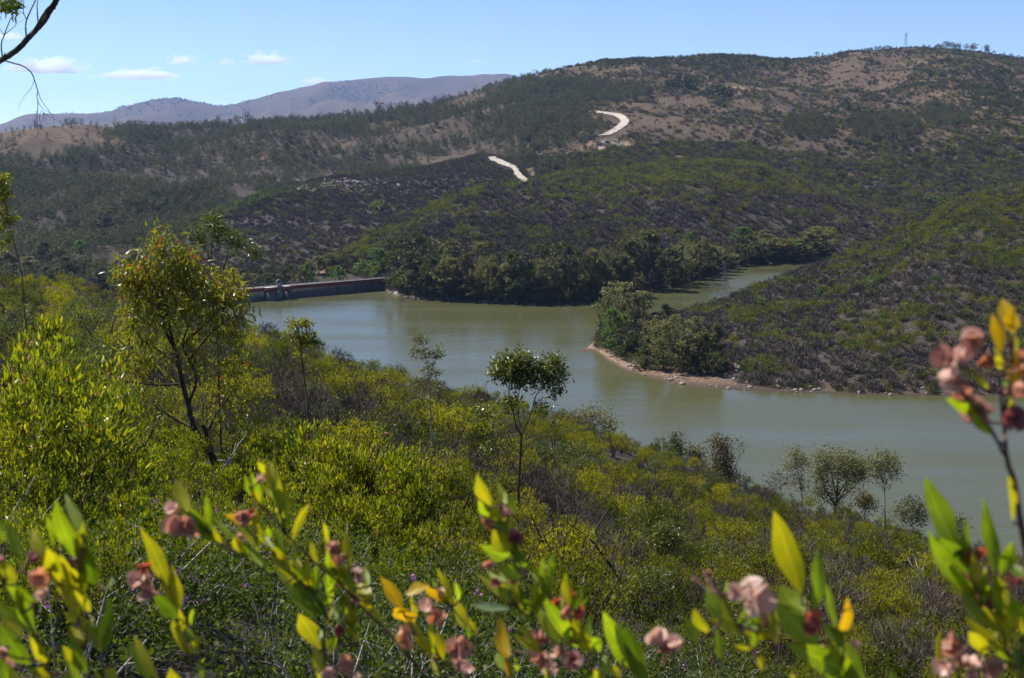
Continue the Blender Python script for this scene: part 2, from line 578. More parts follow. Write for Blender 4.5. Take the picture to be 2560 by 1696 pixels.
# ================================================================== THE GROUND
def terrain():
    rows = np.concatenate([np.linspace(-30, 0, 12), np.linspace(0.6, 12, 20)[:-1],
                           np.exp(np.linspace(math.log(12), math.log(2400), 560))[:-1],
                           np.exp(np.linspace(math.log(2400), math.log(15500), 160))])
    nu = 460
    u = np.linspace(-1, 1, nu)
    Yg, Ug = np.meshgrid(rows, u, indexing='ij')
    Xg = Ug * (26 + 0.56 * np.maximum(Yg, 0))
    Z = H(Xg, Yg)
    V = np.stack([Xg, Yg, Z], -1).reshape(-1, 3)
    nr = len(rows)
    i = np.arange(nr - 1)[:, None] * nu
    j = np.arange(nu - 1)[None, :]
    F = np.stack([i + j, i + j + 1, i + nu + j + 1, i + nu + j], -1).reshape(-1, 4)
    w = which(Xg, Yg).reshape(-1)
    xd, yd = proj(V)
    X, Y, Zf = V[:, 0], V[:, 1], V[:, 2]
    n1 = fbm(X / 60, Y / 60, 4, 71)
    grass = np.zeros(len(V)); bare = np.zeros(len(V)); rock = np.zeros(len(V))
    # dry grass high on the big hill and, with relief shading painted in, on the far mountains
    g = sstep(330, 200, yd) * (w == 4)
    g = np.maximum(g, ((w == 4) & (xd > 1150)) * sstep(430, 260, yd + 60 * n1))
    g = np.maximum(g, (w == 4) * sstep(460, 250, xd) * sstep(390, 330, yd))
    g = np.maximum(g, (w == 4) * 0.55 * sstep(-0.2, 0.25, n1) * sstep(520, 400, yd))
    relief_tone = gully(X, Y, 1500, 51) * 0.6 + gully(X, Y, 420, 55) * 0.5 + 0.6 * fbm(X / 700, Y / 700, 4, 57)
    grass = np.where(w == 5, 1.15 * sstep(-0.25, 0.75, relief_tone), np.clip(g, 0, 1))  # mountain grass paler on ridges, darker in gullies: relief shading put into colour
    # clay strip along the water
    zz = Zf + 0.35 * n1
    sh = sstep(1.5, 0.7, zz) * (Y > 250)
    sh *= sstep(-70, -52, X) * np.where(w == 1, sstep(1760, 1560, xd) * 0.8 + 0.2, np.where(w == 2, sstep(1120, 960, xd) * 0.8 + 0.2, 0))
    bare = np.maximum(bare, sh)

    def patch(px, py, rx, ry, soft=0.5):
        d = np.sqrt(((xd - px) / rx) ** 2 + ((yd - py) / ry) ** 2) + 0.8 * fbm(X / 14, Y / 14, 4, 75)
        return sstep(1 + soft * .5, 1 - soft * .5, d) * (Y > 250)
    for a in ((741, 622, 11, 16), (1218, 388, 9, 7), (1232, 404, 6, 9), (1196, 377, 14, 4), (1162, 362, 18, 4), (1360, 335, 12, 10), (1395, 345, 25, 5), (1455, 335, 8, 10),
              (1700, 208, 45, 9), (1565, 365, 14, 5)):
        bare = np.maximum(bare, patch(*a))
    for a in ((815, 424, 110, 14), (700, 436, 60, 8), (880, 432, 60, 12), (1345, 408, 30, 5), (1415, 335, 30, 10), (940, 682, 60, 8)):
        rock = np.maximum(rock, 0.5 * patch(*a) * (fbm(X / 6, Y / 6, 3, 81) > -0.12))
    me = np_mesh('terrain', V, F, smooth=True)
    for nm, arr in (('grass', grass), ('bare', bare), ('rock', rock)):
        at = me.attributes.new(nm, 'FLOAT', 'POINT')
        at.data.foreach_set('value', arr.astype(np.float32))
    m, t, out = _mat('hill_ground')
    geo = t.nodes.new('ShaderNodeNewGeometry')

    def noise(scale, detail=6.0):
        n = t.nodes.new('ShaderNodeTexNoise')
        n.inputs['Scale'].default_value = scale
        n.inputs['Detail'].default_value = detail
        n.inputs['Roughness'].default_value = 0.62
        t.links.new(geo.outputs['Position'], n.inputs[0])
        return n.outputs[0]

    def rng(v, a, b):
        r = t.nodes.new('ShaderNodeMapRange')
        r.inputs[1].default_value = a
        r.inputs[2].default_value = b
        t.links.new(v, r.inputs[0])
        return r.outputs[0]

    def mix(f, a, b):
        n = t.nodes.new('ShaderNodeMix')
        n.data_type = 'RGBA'
        t.links.new(f, n.inputs[0])
        t.links.new(a, n.inputs[6])
        t.links.new(b, n.inputs[7])
        return n.outputs[2]
    nf = rng(noise(1.3, 8), 0.3, 0.72)
    nm_ = rng(noise(0.06, 8), 0.33, 0.68)
    nl = rng(noise(0.012, 6), 0.35, 0.65)
    litter = ramp_cols(t, [(0.03, 0.025, 0.023), (0.06, 0.049, 0.043), (0.1, 0.08, 0.066)], nf)
    tan = ramp_cols(t, [(0.05, 0.037, 0.028), (0.098, 0.07, 0.047), (0.165, 0.113, 0.07)], nm_)
    tan2 = ramp_cols(t, [(0.05, 0.038, 0.03), (0.14, 0.096, 0.062)], nf)
    tanm = mix(nl, tan, tan2)
    clay = ramp_cols(t, [(0.12, 0.078, 0.055), (0.22, 0.145, 0.1), (0.3, 0.21, 0.15)], nf)
    stone = ramp_cols(t, [(0.3, 0.28, 0.25), (0.58, 0.55, 0.5)], nf)

    def attr(nm):
        n = t.nodes.new('ShaderNodeAttribute')
        n.attribute_name = nm
        return n.outputs['Fac']
    c = mix(attr('grass'), litter, tanm)
    c = mix(attr('bare'), c, clay)
    c = mix(attr('rock'), c, stone)
    sz_ = t.nodes.new('ShaderNodeSeparateXYZ')
    t.links.new(geo.outputs['Position'], sz_.inputs[0])
    wet = rng(sz_.outputs[2], 0.45, 0.12)
    mud = t.nodes.new('ShaderNodeRGB')
    mud.outputs[0].default_value = (0.05, 0.038, 0.028, 1)
    c = mix(math_node(t, 'MULTIPLY', wet, 0.8), c, mud.outputs[0])
    p = t.nodes.new('ShaderNodeBsdfPrincipled')
    p.inputs['Roughness'].default_value = 0.95
    p.inputs['Specular IOR Level'].default_value = 0.1
    t.links.new(c, p.inputs['Base Color'])
    bu = t.nodes.new('ShaderNodeBump')
    bu.inputs['Strength'].default_value = 0.6
    bu.inputs['Distance'].default_value = 0.25
    t.links.new(nf, bu.inputs['Height'])
    t.links.new(bu.outputs[0], p.inputs['Normal'])
    t.links.new(p.outputs[0], out.inputs[0])
    me.materials.append(m)
    o = link('terrain', me)
    tag(o, 'brown scrub and dry grass hills rolling around the reservoir', None, None, 'structure')
    return o


terrain()

# ------------------------------------------------------------------ water
DAM_A = pt(*KD(230, 720), 480.0)[:2]
DAM_B = pt(*KD(2260, 560), 0)[:2]
_q, _e = ray(*KD(2260, 556))
_Y = CAMZ / -float(_e)
DAM_B = np.array([float(_q) * _Y, _Y])
_q, _e = ray(*KD(420, 712))
_Y = CAMZ / -float(_e)
_p = np.array([float(_q) * _Y, _Y])
_d = unit((_p - DAM_B)[None])[0]
DAM_A = DAM_B + _d * 110.0


def lake():
    far = DAM_B
    poly = [(-160, 70), tuple(DAM_A + np.array([0, -1.0])), tuple(DAM_B + np.array([0, 0.5])), (DAM_B[0] + 6, 620), (DAM_B[0] + 40, 900), (520, 900), (520, 70)]
    V = np.array([(x, y, 0.0) for x, y in poly])
    me = np_mesh('lake', V, np.array([list(range(len(poly)))[::-1]]))
    m, t, out = _mat('lake_water')
    geo = t.nodes.new('ShaderNodeNewGeometry')
    p = t.nodes.new('ShaderNodeBsdfPrincipled')
    p.inputs['Roughness'].default_value = 0.2
    p.inputs['IOR'].default_value = 1.33
    p.inputs['Specular IOR Level'].default_value = 0.24

    def noise(scale, st, detail=3.0):
        mp = t.nodes.new('ShaderNodeMapping')
        mp.inputs['Scale'].default_value = st
        mp.inputs['Rotation'].default_value = (0, 0, math.radians(18))
        t.links.new(geo.outputs['Position'], mp.inputs[0])
        n = t.nodes.new('ShaderNodeTexNoise')
        n.inputs['Scale'].default_value = scale
        n.inputs['Detail'].default_value = detail
        t.links.new(mp.outputs[0], n.inputs[0])
        return n.outputs[0]
    big = noise(0.018, (1, 0.6, 1), 4)
    rr_ = t.nodes.new('ShaderNodeMapRange')
    rr_.inputs[1].default_value = 0.38; rr_.inputs[2].default_value = 0.62; rr_.inputs[3].default_value = 0.07; rr_.inputs[4].default_value = 0.26
    t.links.new(noise(0.03, (0.35, 1.6, 1), 5), rr_.inputs[0])
    t.links.new(rr_.outputs[0], p.inputs['Roughness'])
    c = ramp_cols(t, [(0.068, 0.07, 0.028), (0.084, 0.083, 0.038)], big)
    t.links.new(c, p.inputs['Base Color'])
    b1 = t.nodes.new('ShaderNodeBump')
    b1.inputs['Strength'].default_value = 0.55
    b1.inputs['Distance'].default_value = 0.1
    t.links.new(noise(0.9, (0.55, 1.3, 1), 5), b1.inputs['Height'])
    b2 = t.nodes.new('ShaderNodeBump')
    b2.inputs['Strength'].default_value = 0.6
    b2.inputs['Distance'].default_value = 0.16
    t.links.new(noise(0.16, (0.7, 1.4, 1), 2), b2.inputs['Height'])
    t.links.new(b2.outputs[0], b1.inputs['Normal'])
    t.links.new(b1.outputs[0], p.inputs['Normal'])
    t.links.new(p.outputs[0], out.inputs[0])
    me.materials.append(m)
    tag(link('lake', me), 'murky green reservoir water with small ripples between the hills', None, None, 'structure')


lake()

# ================================================================== PLANT BUILDERS
def grow(limbs, blobs, rng, twig_r=0.01, step=0.15, sides=5, twig_sides=3, bulge=0.12, up_pen=0.5, curl=0.0):
    """limbs: (points, r0, r1); blobs: (centre, radii, n).  Twigs reach from the limbs to anchors in the blobs."""
    tb = Tubes()
    nodes = []
    nr = []
    for pts, r0, r1 in limbs:
        pts = np.asarray(pts, float)
        ln = np.linalg.norm(np.diff(pts, axis=0), axis=1).sum()
        n = int(max(4, min(40, ln / step)))
        sp = spline(pts, n)
        rr = np.linspace(r0, r1, n)
        tb.add(sp, rr, sides)
        nodes.append(sp[1:])
        nr.append(rr[1:])
    nodes = list(np.concatenate(nodes))
    nr = list(np.concatenate(nr))
    A = []
    OUT = []
    for c, r, n in blobs:
        c = np.asarray(c, float); r = np.asarray(r, float)
        u = unit(rng.normal(size=(n, 3)))
        rad = rng.uniform(0.25, 1.0, n) ** 0.55
        A.append(c + u * rad[:, None] * r)
        OUT.append(u)
    if not A:
        return tb, np.zeros((0, 3)), np.zeros((0, 3)), np.zeros((0, 3))
    A = np.concatenate(A); OUT = np.concatenate(OUT)
    N = np.array(nodes); R = np.array(nr)
    d0 = np.min(np.linalg.norm(A[:, None, :] - N[None, ::2, :], axis=2), axis=1)
    order = np.argsort(d0)
    cap = np.zeros((len(N) + 3 * len(A), 3)); cap[:len(N)] = N
    capr = np.zeros(len(cap)); capr[:len(R)] = R
    m = len(N)
    MID = np.zeros_like(A)
    for k in order:
        a = A[k]
        dv = cap[:m] - a
        cost = np.linalg.norm(dv, axis=1) + up_pen * np.maximum(dv[:, 2], 0)
        j = int(np.argmin(cost))
        p0 = cap[j]
        L = np.linalg.norm(a - p0)
        mid = 0.5 * (p0 + a) + rng.normal(size=3) * L * bulge + np.array([0, 0, curl * L])
        MID[k] = mid
        path = spline(np.array([p0, mid, a]), 5)
        r0 = min(capr[j] * 0.7, twig_r)
        tb.add(path, np.linspace(r0, r0 * 0.35, 5), twig_sides)
        cap[m:m + 3] = path[2:5]
        capr[m:m + 3] = [r0 * 0.7, r0 * 0.55, r0 * 0.5]
        m += 3
    return tb, A, OUT, MID


def dress(A, OUT, MID, rng, n=12, L=(0.08, 0.12), W=0.2, spread=0.1, out=0.6, rnd=0.7, droop=0.0, up=0.0, templ=T_DIAMOND, along=0.5):
    k = len(A) * n
    a = np.repeat(A, n, 0)
    md = np.repeat(MID, n, 0)
    t = rng.uniform(1 - along, 1.0, (k, 1))
    P = md * (1 - t) + a * t + rng.normal(size=(k, 3)) * spread
    D = np.repeat(OUT, n, 0) * out + rng.normal(size=(k, 3)) * rnd + np.array([0, 0, up - droop])
    Nn = rng.normal(size=(k, 3)) + np.array([0, 0, 0.5])
    Ls = rng.uniform(L[0], L[1], k)
    return leaves(P, D, Nn, Ls, Ls * W * rng.uniform(0.8, 1.2, k), templ)


# ---- leaf materials
M_HOP = leafmat('hopbush_leaf', [(0.03, 0.045, 0.006), (0.09, 0.115, 0.007), (0.2, 0.205, 0.009), (0.33, 0.27, 0.011)], (1.6, 1.75, 0.6), 0.5, 0.38, 0.45, 0.85)
M_SHRUB = leafmat('olive_shrub_leaf', [(0.026, 0.034, 0.008), (0.07, 0.078, 0.008), (0.165, 0.162, 0.007), (0.28, 0.24, 0.009)], (1.65, 1.7, 0.5), 0.52, 0.5, 0.3, 0.3)
M_SHRUBG = leafmat('green_shrub_leaf', [(0.05, 0.068, 0.018), (0.1, 0.115, 0.03), (0.15, 0.165, 0.045)], (1.2, 1.4, 0.7), 0.35, 0.5, 0.3, 0.45)
M_SHRUBY = leafmat('yellow_shrub_leaf', [(0.16, 0.12, 0.008), (0.3, 0.2, 0.012), (0.36, 0.23, 0.02)], (1.2, 1.2, 0.6), 0.4, 0.5, 0.3, 0.6)
M_LOW = leafmat('small_dark_leaf', [(0.022, 0.036, 0.008), (0.055, 0.08, 0.011), (0.14, 0.155, 0.014)], (1.4, 1.6, 0.5), 0.38, 0.6, 0.25, 0.75)
M_EUC = leafmat('eucalyptus_leaf', [(0.08, 0.1, 0.012), (0.15, 0.165, 0.015), (0.22, 0.21, 0.02), (0.29, 0.23, 0.025)], (1.6, 1.6, 0.55), 0.45, 0.36, 0.4, 0.8)
M_EUCRED = leafmat('red_eucalyptus_leaf', [(0.22, 0.03, 0.012), (0.4, 0.09, 0.02), (0.3, 0.02, 0.02)], (1.3, 1.0, 0.8), 0.45, 0.35, 0.5, 0.8)
M_EUCD = leafmat('sapling_leaf', [(0.06, 0.08, 0.016), (0.115, 0.135, 0.02), (0.19, 0.18, 0.028)], (1.2, 1.3, 0.6), 0.3, 0.33, 0.55, 0.8)
M_GUMP = leafmat('pale_gum_leaf', [(0.1, 0.1, 0.036), (0.165, 0.16, 0.055), (0.24, 0.215, 0.075)], (1.2, 1.2, 0.8), 0.3, 0.55, 0.3, 0.4)
M_GUMD = leafmat('dark_gum_leaf', [(0.046, 0.056, 0.016), (0.085, 0.092, 0.024), (0.14, 0.135, 0.036)], (1.2, 1.3, 0.7), 0.28, 0.55, 0.3, 0.4)
M_BRIGHT = leafmat('fresh_green_leaf', [(0.065, 0.11, 0.02), (0.11, 0.17, 0.026), (0.16, 0.21, 0.035)], (1.3, 1.5, 0.6), 0.38, 0.5, 0.3, 0.4)
M_BROWNL = leafmat('dry_brown_leaf', [(0.065, 0.055, 0.02), (0.115, 0.092, 0.032), (0.165, 0.122, 0.048)], (1.1, 1.0, 0.8), 0.3, 0.6, 0.2, 0.6)
M_GREY = leafmat('bare_grey_twig', [(0.042, 0.034, 0.029), (0.095, 0.078, 0.064), (0.18, 0.15, 0.122)], None, 0.0, 0.9, 0.1, 0.5)
M_DEAD = leafmat('dead_brown_twig', [(0.03, 0.022, 0.018), (0.06, 0.045, 0.038), (0.11, 0.088, 0.075)], None, 0.0, 0.9, 0.1, 0.5)
M_FGREY = leafmat('far_grey_twig', [(0.07, 0.057, 0.05), (0.12, 0.098, 0.084), (0.185, 0.152, 0.128)], None, 0.0, 0.9, 0.1, 0.35)
M_FOLIVE = leafmat('far_olive_leaf', [(0.05, 0.056, 0.012), (0.115, 0.118, 0.015), (0.2, 0.178, 0.018)], (1.2, 1.3, 0.7), 0.35, 0.6, 0.2, 0.3)
M_FDARK = leafmat('far_dark_leaf', [(0.024, 0.029, 0.012), (0.042, 0.046, 0.016), (0.07, 0.072, 0.026)], (1.1, 1.2, 0.8), 0.25, 0.6, 0.2, 0.3)
M_FLIGHT = leafmat('far_light_leaf', [(0.05, 0.07, 0.018), (0.08, 0.11, 0.026), (0.12, 0.145, 0.038)], (1.2, 1.4, 0.7), 0.35, 0.6, 0.2, 0.3)
M_FGUM = leafmat('far_gum_leaf', [(0.045, 0.048, 0.022), (0.084, 0.082, 0.036), (0.135, 0.123, 0.054)], (1.1, 1.2, 0.8), 0.28, 0.6, 0.2, 0.3)
M_CAPS = leafmat('papery_capsule_speck', [(0.3, 0.12, 0.07), (0.45, 0.22, 0.15), (0.4, 0.16, 0.13)], (1.2, 1.0, 0.9), 0.4, 0.5, 0.3, 0.9)
M_PURPLE = leafmat('purple_petal', [(0.3, 0.08, 0.35), (0.45, 0.15, 0.5)], None, 0.3, 0.5, 0.3, 0.9)


# ---- prototypes: (wood mesh, leaf mesh)
def dome_limbs(rng, n, R, Hh, r0):
    out = []
    for i in range(n):
        a = 2 * math.pi * (i + rng.uniform(-.3, .3)) / n
        rr = R * rng.uniform(0.25, 0.75)
        h = Hh * rng.uniform(0.6, 0.95)
        p = np.array([[0.05 * math.cos(a) * R, 0.05 * math.sin(a) * R, -0.12], [0.35 * rr * math.cos(a), 0.35 * rr * math.sin(a), 0.4 * h],
                      [rr * math.cos(a + .2), rr * math.sin(a + .2), h]])
        out.append((p, r0, r0 * 0.35))
    return out


def shrub_proto(seed, mat, n_anchor=70, nleaf=24, L=(0.05, 0.085), W=0.32, R=0.9, Hh=1.35, lobes=5, up=0.8, wood=BARK):
    rng = np.random.default_rng(seed)
    limbs = dome_limbs(rng, 7, R, Hh, 0.022)
    blobs = []
    for i in range(lobes):
        a = rng.uniform(0, 6.28)
        d = R * rng.uniform(0.2, 0.6)
        h = Hh * rng.uniform(0.45, 0.85)
        s = R * rng.uniform(0.34, 0.56) * (1.15 if lobes < 5 else 0.95)
        blobs.append(((d * math.cos(a), d * math.sin(a), h), (s, s, s * rng.uniform(0.6, 0.95)), int(n_anchor / lobes)))
    tb, A, O, M = grow(limbs, blobs, rng, 0.007, 0.12, 4, 3)
    A[:, 2] = np.maximum(A[:, 2], 0.1)
    V, F = dress(A, O, M, rng, nleaf, L, W, 0.055, 0.5, 0.65, 0, up, T_DIAMOND, 0.6)
    return tb.mesh('shrub_stems', [wood]), np_mesh('shrub_foliage', V, F, [mat])


def bare_proto(seed, R=0.8, Hh=1.3, n_anchor=110, hairs=16, M_GREY=M_GREY):
    rng = np.random.default_rng(seed)
    limbs = dome_limbs(rng, 9, R, Hh, 0.02)
    blobs = [((0, 0, Hh * 0.62), (R * 0.85, R * 0.85, Hh * 0.42), n_anchor)]
    tb, A, O, M = grow(limbs, blobs, rng, 0.007, 0.12, 4, 3, 0.08)
    V, F = dress(A, O, M, rng, hairs, (0.1, 0.24), 0.055, 0.05, 0.6, 0.55, 0, 0.75, T_DIAMOND, 0.9)
    return tb.mesh('shrub_stems', [M_GREY]), np_mesh('shrub_twigs', V, F, [M_GREY])


def hop_proto(seed):
    rng = np.random.default_rng(seed)
    R, Hh = 0.62, 1.0
    limbs = dome_limbs(rng, 10, R, Hh, 0.014)
    blobs = []
    for i in range(8):
        a = rng.uniform(0, 6.28)
        d = R * rng.uniform(0.1, 0.7)
        blobs.append(((d * math.cos(a), d * math.sin(a), Hh * rng.uniform(0.35, 1.0)), (0.17, 0.17, 0.26), 14))
    tb, A, O, M = grow(limbs, blobs, rng, 0.0045, 0.1, 4, 3)
    A[:, 2] = np.maximum(A[:, 2], 0.08)
    V, F = dress(A, O, M, rng, 25, (0.036, 0.072), 0.24, 0.028, 0.35, 0.42, 0, 1.0, T_LANCE, 0.85)
    pick = A[rng.integers(0, len(A), 26)]
    Vc, Fc = dress(pick, np.repeat([[0, 0, 1.0]], len(pick), 0), pick, rng, 7, (0.014, 0.022), 1.0, 0.012, 0.2, 1.0, 0.3, 0, T_LANCE, 0.1)
    return tb.mesh('hopbush_stems', [BARK]), np_mesh('hopbush_foliage', V, F, [M_HOP]), np_mesh('hopbush_capsules', Vc, Fc, [M_CAPS])


def low_proto(seed, flowers=False):
    rng = np.random.default_rng(seed)
    limbs = dome_limbs(rng, 9, 0.6, 0.55, 0.008)
    blobs = [((0, 0, 0.25), (0.6, 0.6, 0.28), 110)]
    tb, A, O, M = grow(limbs, blobs, rng, 0.003, 0.08, 4, 3)
    A[:, 2] = np.abs(A[:, 2])
    V, F = dress(A, O, M, rng, 26, (0.014, 0.03), 0.55, 0.03, 0.5, 0.7, 0, 0.4, T_DIAMOND, 0.9)
    fl = None
    if flowers:
        pick = A[rng.integers(0, len(A), 6)] + np.array([0, 0, 0.06])
        Vc, Fc = dress(pick, np.repeat([[0, 0, 1.0]], len(pick), 0), pick, rng, 6, (0.012, 0.02), 0.8, 0.006, 0.4, 1.0, 0, 0, T_DIAMOND, 0.1)
        fl = np_mesh('flowers', Vc, Fc, [M_PURPLE])
    return tb.mesh('low_stems', [BARK_GREY]), np_mesh('low_foliage', V, F, [M_LOW]), fl


def gum_proto(seed, mat, Hh=1.0, aspect=0.5, trunk=0.35, n_anchor=130, nleaf=40, lobes=10, wood=BARK_GREY, leafL=(0.028, 0.052), shape='oval', W=0.5):
    """A lakeside tree of unit height."""
    rng = np.random.default_rng(seed)
    R = aspect * 0.5
    top = []
    limbs = [(np.array([[0, 0, -0.03], [rng.normal() * .01, rng.normal() * .01, 0.3], [rng.normal() * .03, rng.normal() * .03, 0.62], [rng.normal() * .03, rng.normal() * .03, 0.88]]), 0.017, 0.005)]
    blobs = []
    for i in range(lobes):
        t = (i + rng.uniform(0, 1)) / lobes
        z = trunk + (1 - trunk) * t
        if shape == 'cone':
            w = R * (1.05 - t) + 0.02
        elif shape == 'umbrella':
            w = R * (0.35 + 0.9 * math.sin(math.pi * min(1, t * 0.75 + 0.12)))
        else:
            w = R * math.sin(math.pi * (0.18 + 0.74 * t)) ** 0.8
        a = i * 2.4 + rng.uniform(-.5, .5)
        d = w * rng.uniform(0.35, 0.8)
        s = max(0.05, w * rng.uniform(0.6, 0.95))
        c = np.array([d * math.cos(a), d * math.sin(a), min(z, 0.97 - s * 0.6)])
        blobs.append((c, (s, s, s * rng.uniform(0.55, 0.8)), int(n_anchor / lobes)))
        limbs.append((np.array([[0, 0, max(0.15, c[2] * 0.55)], 0.5 * c + np.array([0, 0, 0.32 * c[2]]), c]), 0.009, 0.003))
    tb, A, O, M = grow(limbs, blobs, rng, 0.003, 0.05, 5, 3)
    V, F = dress(A, O, M, rng, nleaf, leafL, W, 0.02, 0.4, 0.7, 0.25, 0.1, T_DIAMOND, 0.6)
    return tb.mesh('tree_trunk', [wood]), np_mesh('tree_crown', V, F, [mat])


def speck_proto(seed, mat, kind='bush', n=170, L=(0.25, 0.5), W=0.5):
    """A bush or tree seen from hundreds of metres; unit radius."""
    rng = np.random.default_rng(seed)
    if kind == 'twig':
        u = unit(rng.normal(size=(n, 3)))
        u[:, 2] = np.abs(u[:, 2])
        P = u * rng.uniform(0.15, 0.9, (n, 1)) * np.array([0.9, 0.9, 1.0])
        D = u * 0.8 + rng.normal(size=(n, 3)) * 0.4 + np.array([0, 0, 0.5])
        Ls = rng.uniform(0.35, 0.75, n)
        V, F = leaves(P, D, rng.normal(size=(n, 3)), Ls, Ls * 0.14)
        return np_mesh('bare_scrub', V, F, [mat])
    if kind == 'bush':
        cs = rng.normal(size=(7, 3)) * np.array([0.5, 0.5, 0.15]) + np.array([0, 0, 0.6])
        sr = rng.uniform(0.3, 0.55, 7)
    else:
        cs = rng.normal(size=(9, 3)) * np.array([0.33, 0.33, 0.55]) + np.array([0, 0, 1.65])
        sr = rng.uniform(0.3, 0.5, 9)
    k = rng.integers(0, len(cs), n)
    u = unit(rng.normal(size=(n, 3)))
    P = cs[k] + u * sr[k][:, None] * rng.uniform(0.5, 1, (n, 1))
    P[:, 2] = np.maximum(P[:, 2], 0.05)
    D = u + rng.normal(size=(n, 3)) * 0.6
    Ls = rng.uniform(L[0], L[1], n)
    V, F = leaves(P, D, u + rng.normal(size=(n, 3)) * 0.7, Ls, Ls * W * rng.uniform(.8, 1.2, n))
    if kind == 'tree':
        tb = Tubes()
        tb.add(np.array([[0, 0, -0.2], [0.03, 0, 0.8], [0, 0.03, 1.7]]), [0.07, 0.055, 0.03], 4)
        for c in cs[:4]:
            tb.add(np.array([[0.02, 0, 0.7], c]), [0.04, 0.02], 3)
        VV = np.concatenate(tb.V); FF = np.concatenate(tb.F)
        V2 = np.concatenate([V, VV])
        faces = [F[0], FF + len(V)]
        return np_mesh('far_tree', V2, faces, [mat, BARK_GREY], midx=np.concatenate([np.zeros(len(F[0])), np.ones(len(FF))]))
    return np_mesh('far_bush', V, F, [mat])


# ---- stuff: one object whose geometry nodes set out prototypes on points
def scatter(name, label, pts, rz, scl, pick, protos):
    me = bpy.data.meshes.new(name)
    n = len(pts)
    me.vertices.add(n)
    me.vertices.foreach_set('co', np.asarray(pts, np.float32).ravel())
    for nm, tp, arr in (('rz', 'FLOAT', rz), ('scl', 'FLOAT', scl), ('pick', 'INT', pick)):
        a = me.attributes.new(nm, tp, 'POINT')
        a.data.foreach_set('value', np.asarray(arr, np.float32 if tp == 'FLOAT' else np.int32))
    o = link(name, me)
    c = bpy.data.collections.new(name + '_kinds')
    for i, p in enumerate(protos):
        po = bpy.data.objects.new('%s_kind_%02d' % (name, i), p)
        c.objects.link(po)
    g = bpy.data.node_groups.new(name + '_nodes', 'GeometryNodeTree')
    g.interface.new_socket('Geometry', in_out='INPUT', socket_type='NodeSocketGeometry')
    g.interface.new_socket('Geometry', in_out='OUTPUT', socket_type='NodeSocketGeometry')
    gi = g.nodes.new('NodeGroupInput'); go = g.nodes.new('NodeGroupOutput')
    ip = g.nodes.new('GeometryNodeInstanceOnPoints')
    ci = g.nodes.new('GeometryNodeCollectionInfo')
    ci.inputs[0].default_value = c
    ci.inputs['Separate Children'].default_value = True
    ci.inputs['Reset Children'].default_value = True

    def na(nm, tp):
        x = g.nodes.new('GeometryNodeInputNamedAttribute')
        x.data_type = tp
        x.inputs[0].default_value = nm
        return x.outputs[0]
    cx = g.nodes.new('ShaderNodeCombineXYZ')
    g.links.new(na('rz', 'FLOAT'), cx.inputs[2])
    er = g.nodes.new('FunctionNodeEulerToRotation')
    g.links.new(cx.outputs[0], er.inputs[0])
    g.links.new(gi.outputs[0], ip.inputs['Points'])
    g.links.new(ci.outputs[0], ip.inputs['Instance'])
    ip.inputs['Pick Instance'].default_value = True
    g.links.new(na('pick', 'INT'), ip.inputs['Instance Index'])
    g.links.new(er.outputs[0], ip.inputs['Rotation'])
    g.links.new(na('scl', 'FLOAT'), ip.inputs['Scale'])
    g.links.new(ip.outputs[0], go.inputs[0])
    md = o.modifiers.new('plants', 'NODES')
    md.node_group = g
    tag(o, label, None, None, 'stuff')
    return o


# ================================================================== HILL SCRUB (uncountable)
def sample(n, y0, y1, rng, qlim=0.47):
    Y = np.sqrt(rng.uniform(y0 * y0, y1 * y1, n))
    q = rng.uniform(-qlim, qlim, n)
    X = q * Y
    Z = H(X, Y)
    P = np.stack([X, Y, Z], -1)
    # keep the slopes that face this valley (and crests)
    dz = (H(X, Y + 3) - Z) / 3
    e = (Z - CAMZ) / Y
    ok = dz > e - 0.25
    return P[ok], which(X, Y)[ok]


ROADS = []


def in_road(xd, yd):
    m = np.zeros(len(xd), bool)
    for poly in ROADS:
        x, y = poly[:, 0], poly[:, 1]
        j = len(x) - 1
        ins = np.zeros(len(xd), bool)
        for i in range(len(x)):
            c = ((y[i] > yd) != (y[j] > yd)) & (xd < (x[j] - x[i]) * (yd - y[i]) / (y[j] - y[i] + 1e-9) + x[i])
            ins ^= c
            j = i
        m |= ins
    return m


def ell(xd, yd, px, py, rx, ry):
    return np.clip(1.4 - np.sqrt(((xd - px) / rx) ** 2 + ((yd - py) / ry) ** 2), 0, 1)


R1 = [(1460, 195), (1650, 215), (1850, 240), (1940, 272), (2012, 340), (1960, 405), (1860, 475), (1740, 530)], [(1460, 213), (1640, 242), (1795, 272), (1865, 312), (1892, 350), (1800, 430), (1680, 500), (1520, 552)]
R2 = [(70, 830), (170, 878), (300, 932), (430, 985), (470, 1070), (520, 1120), (570, 1165)], [(265, 802), (215, 835), (310, 870), (490, 955), (540, 1035), (600, 1095), (690, 1155)]
for a, b in (R1, R2):
    ROADS.append(np.array([KR(*p) for p in a] + [KR(*p) for p in b[::-1]]))
CLEAR = [(1228, 398, 10, 12), (1385, 342, 26, 4), (1452, 334, 8, 8), (1570, 364, 14, 5), (741, 622, 10, 15), (1360, 335, 10, 10)]


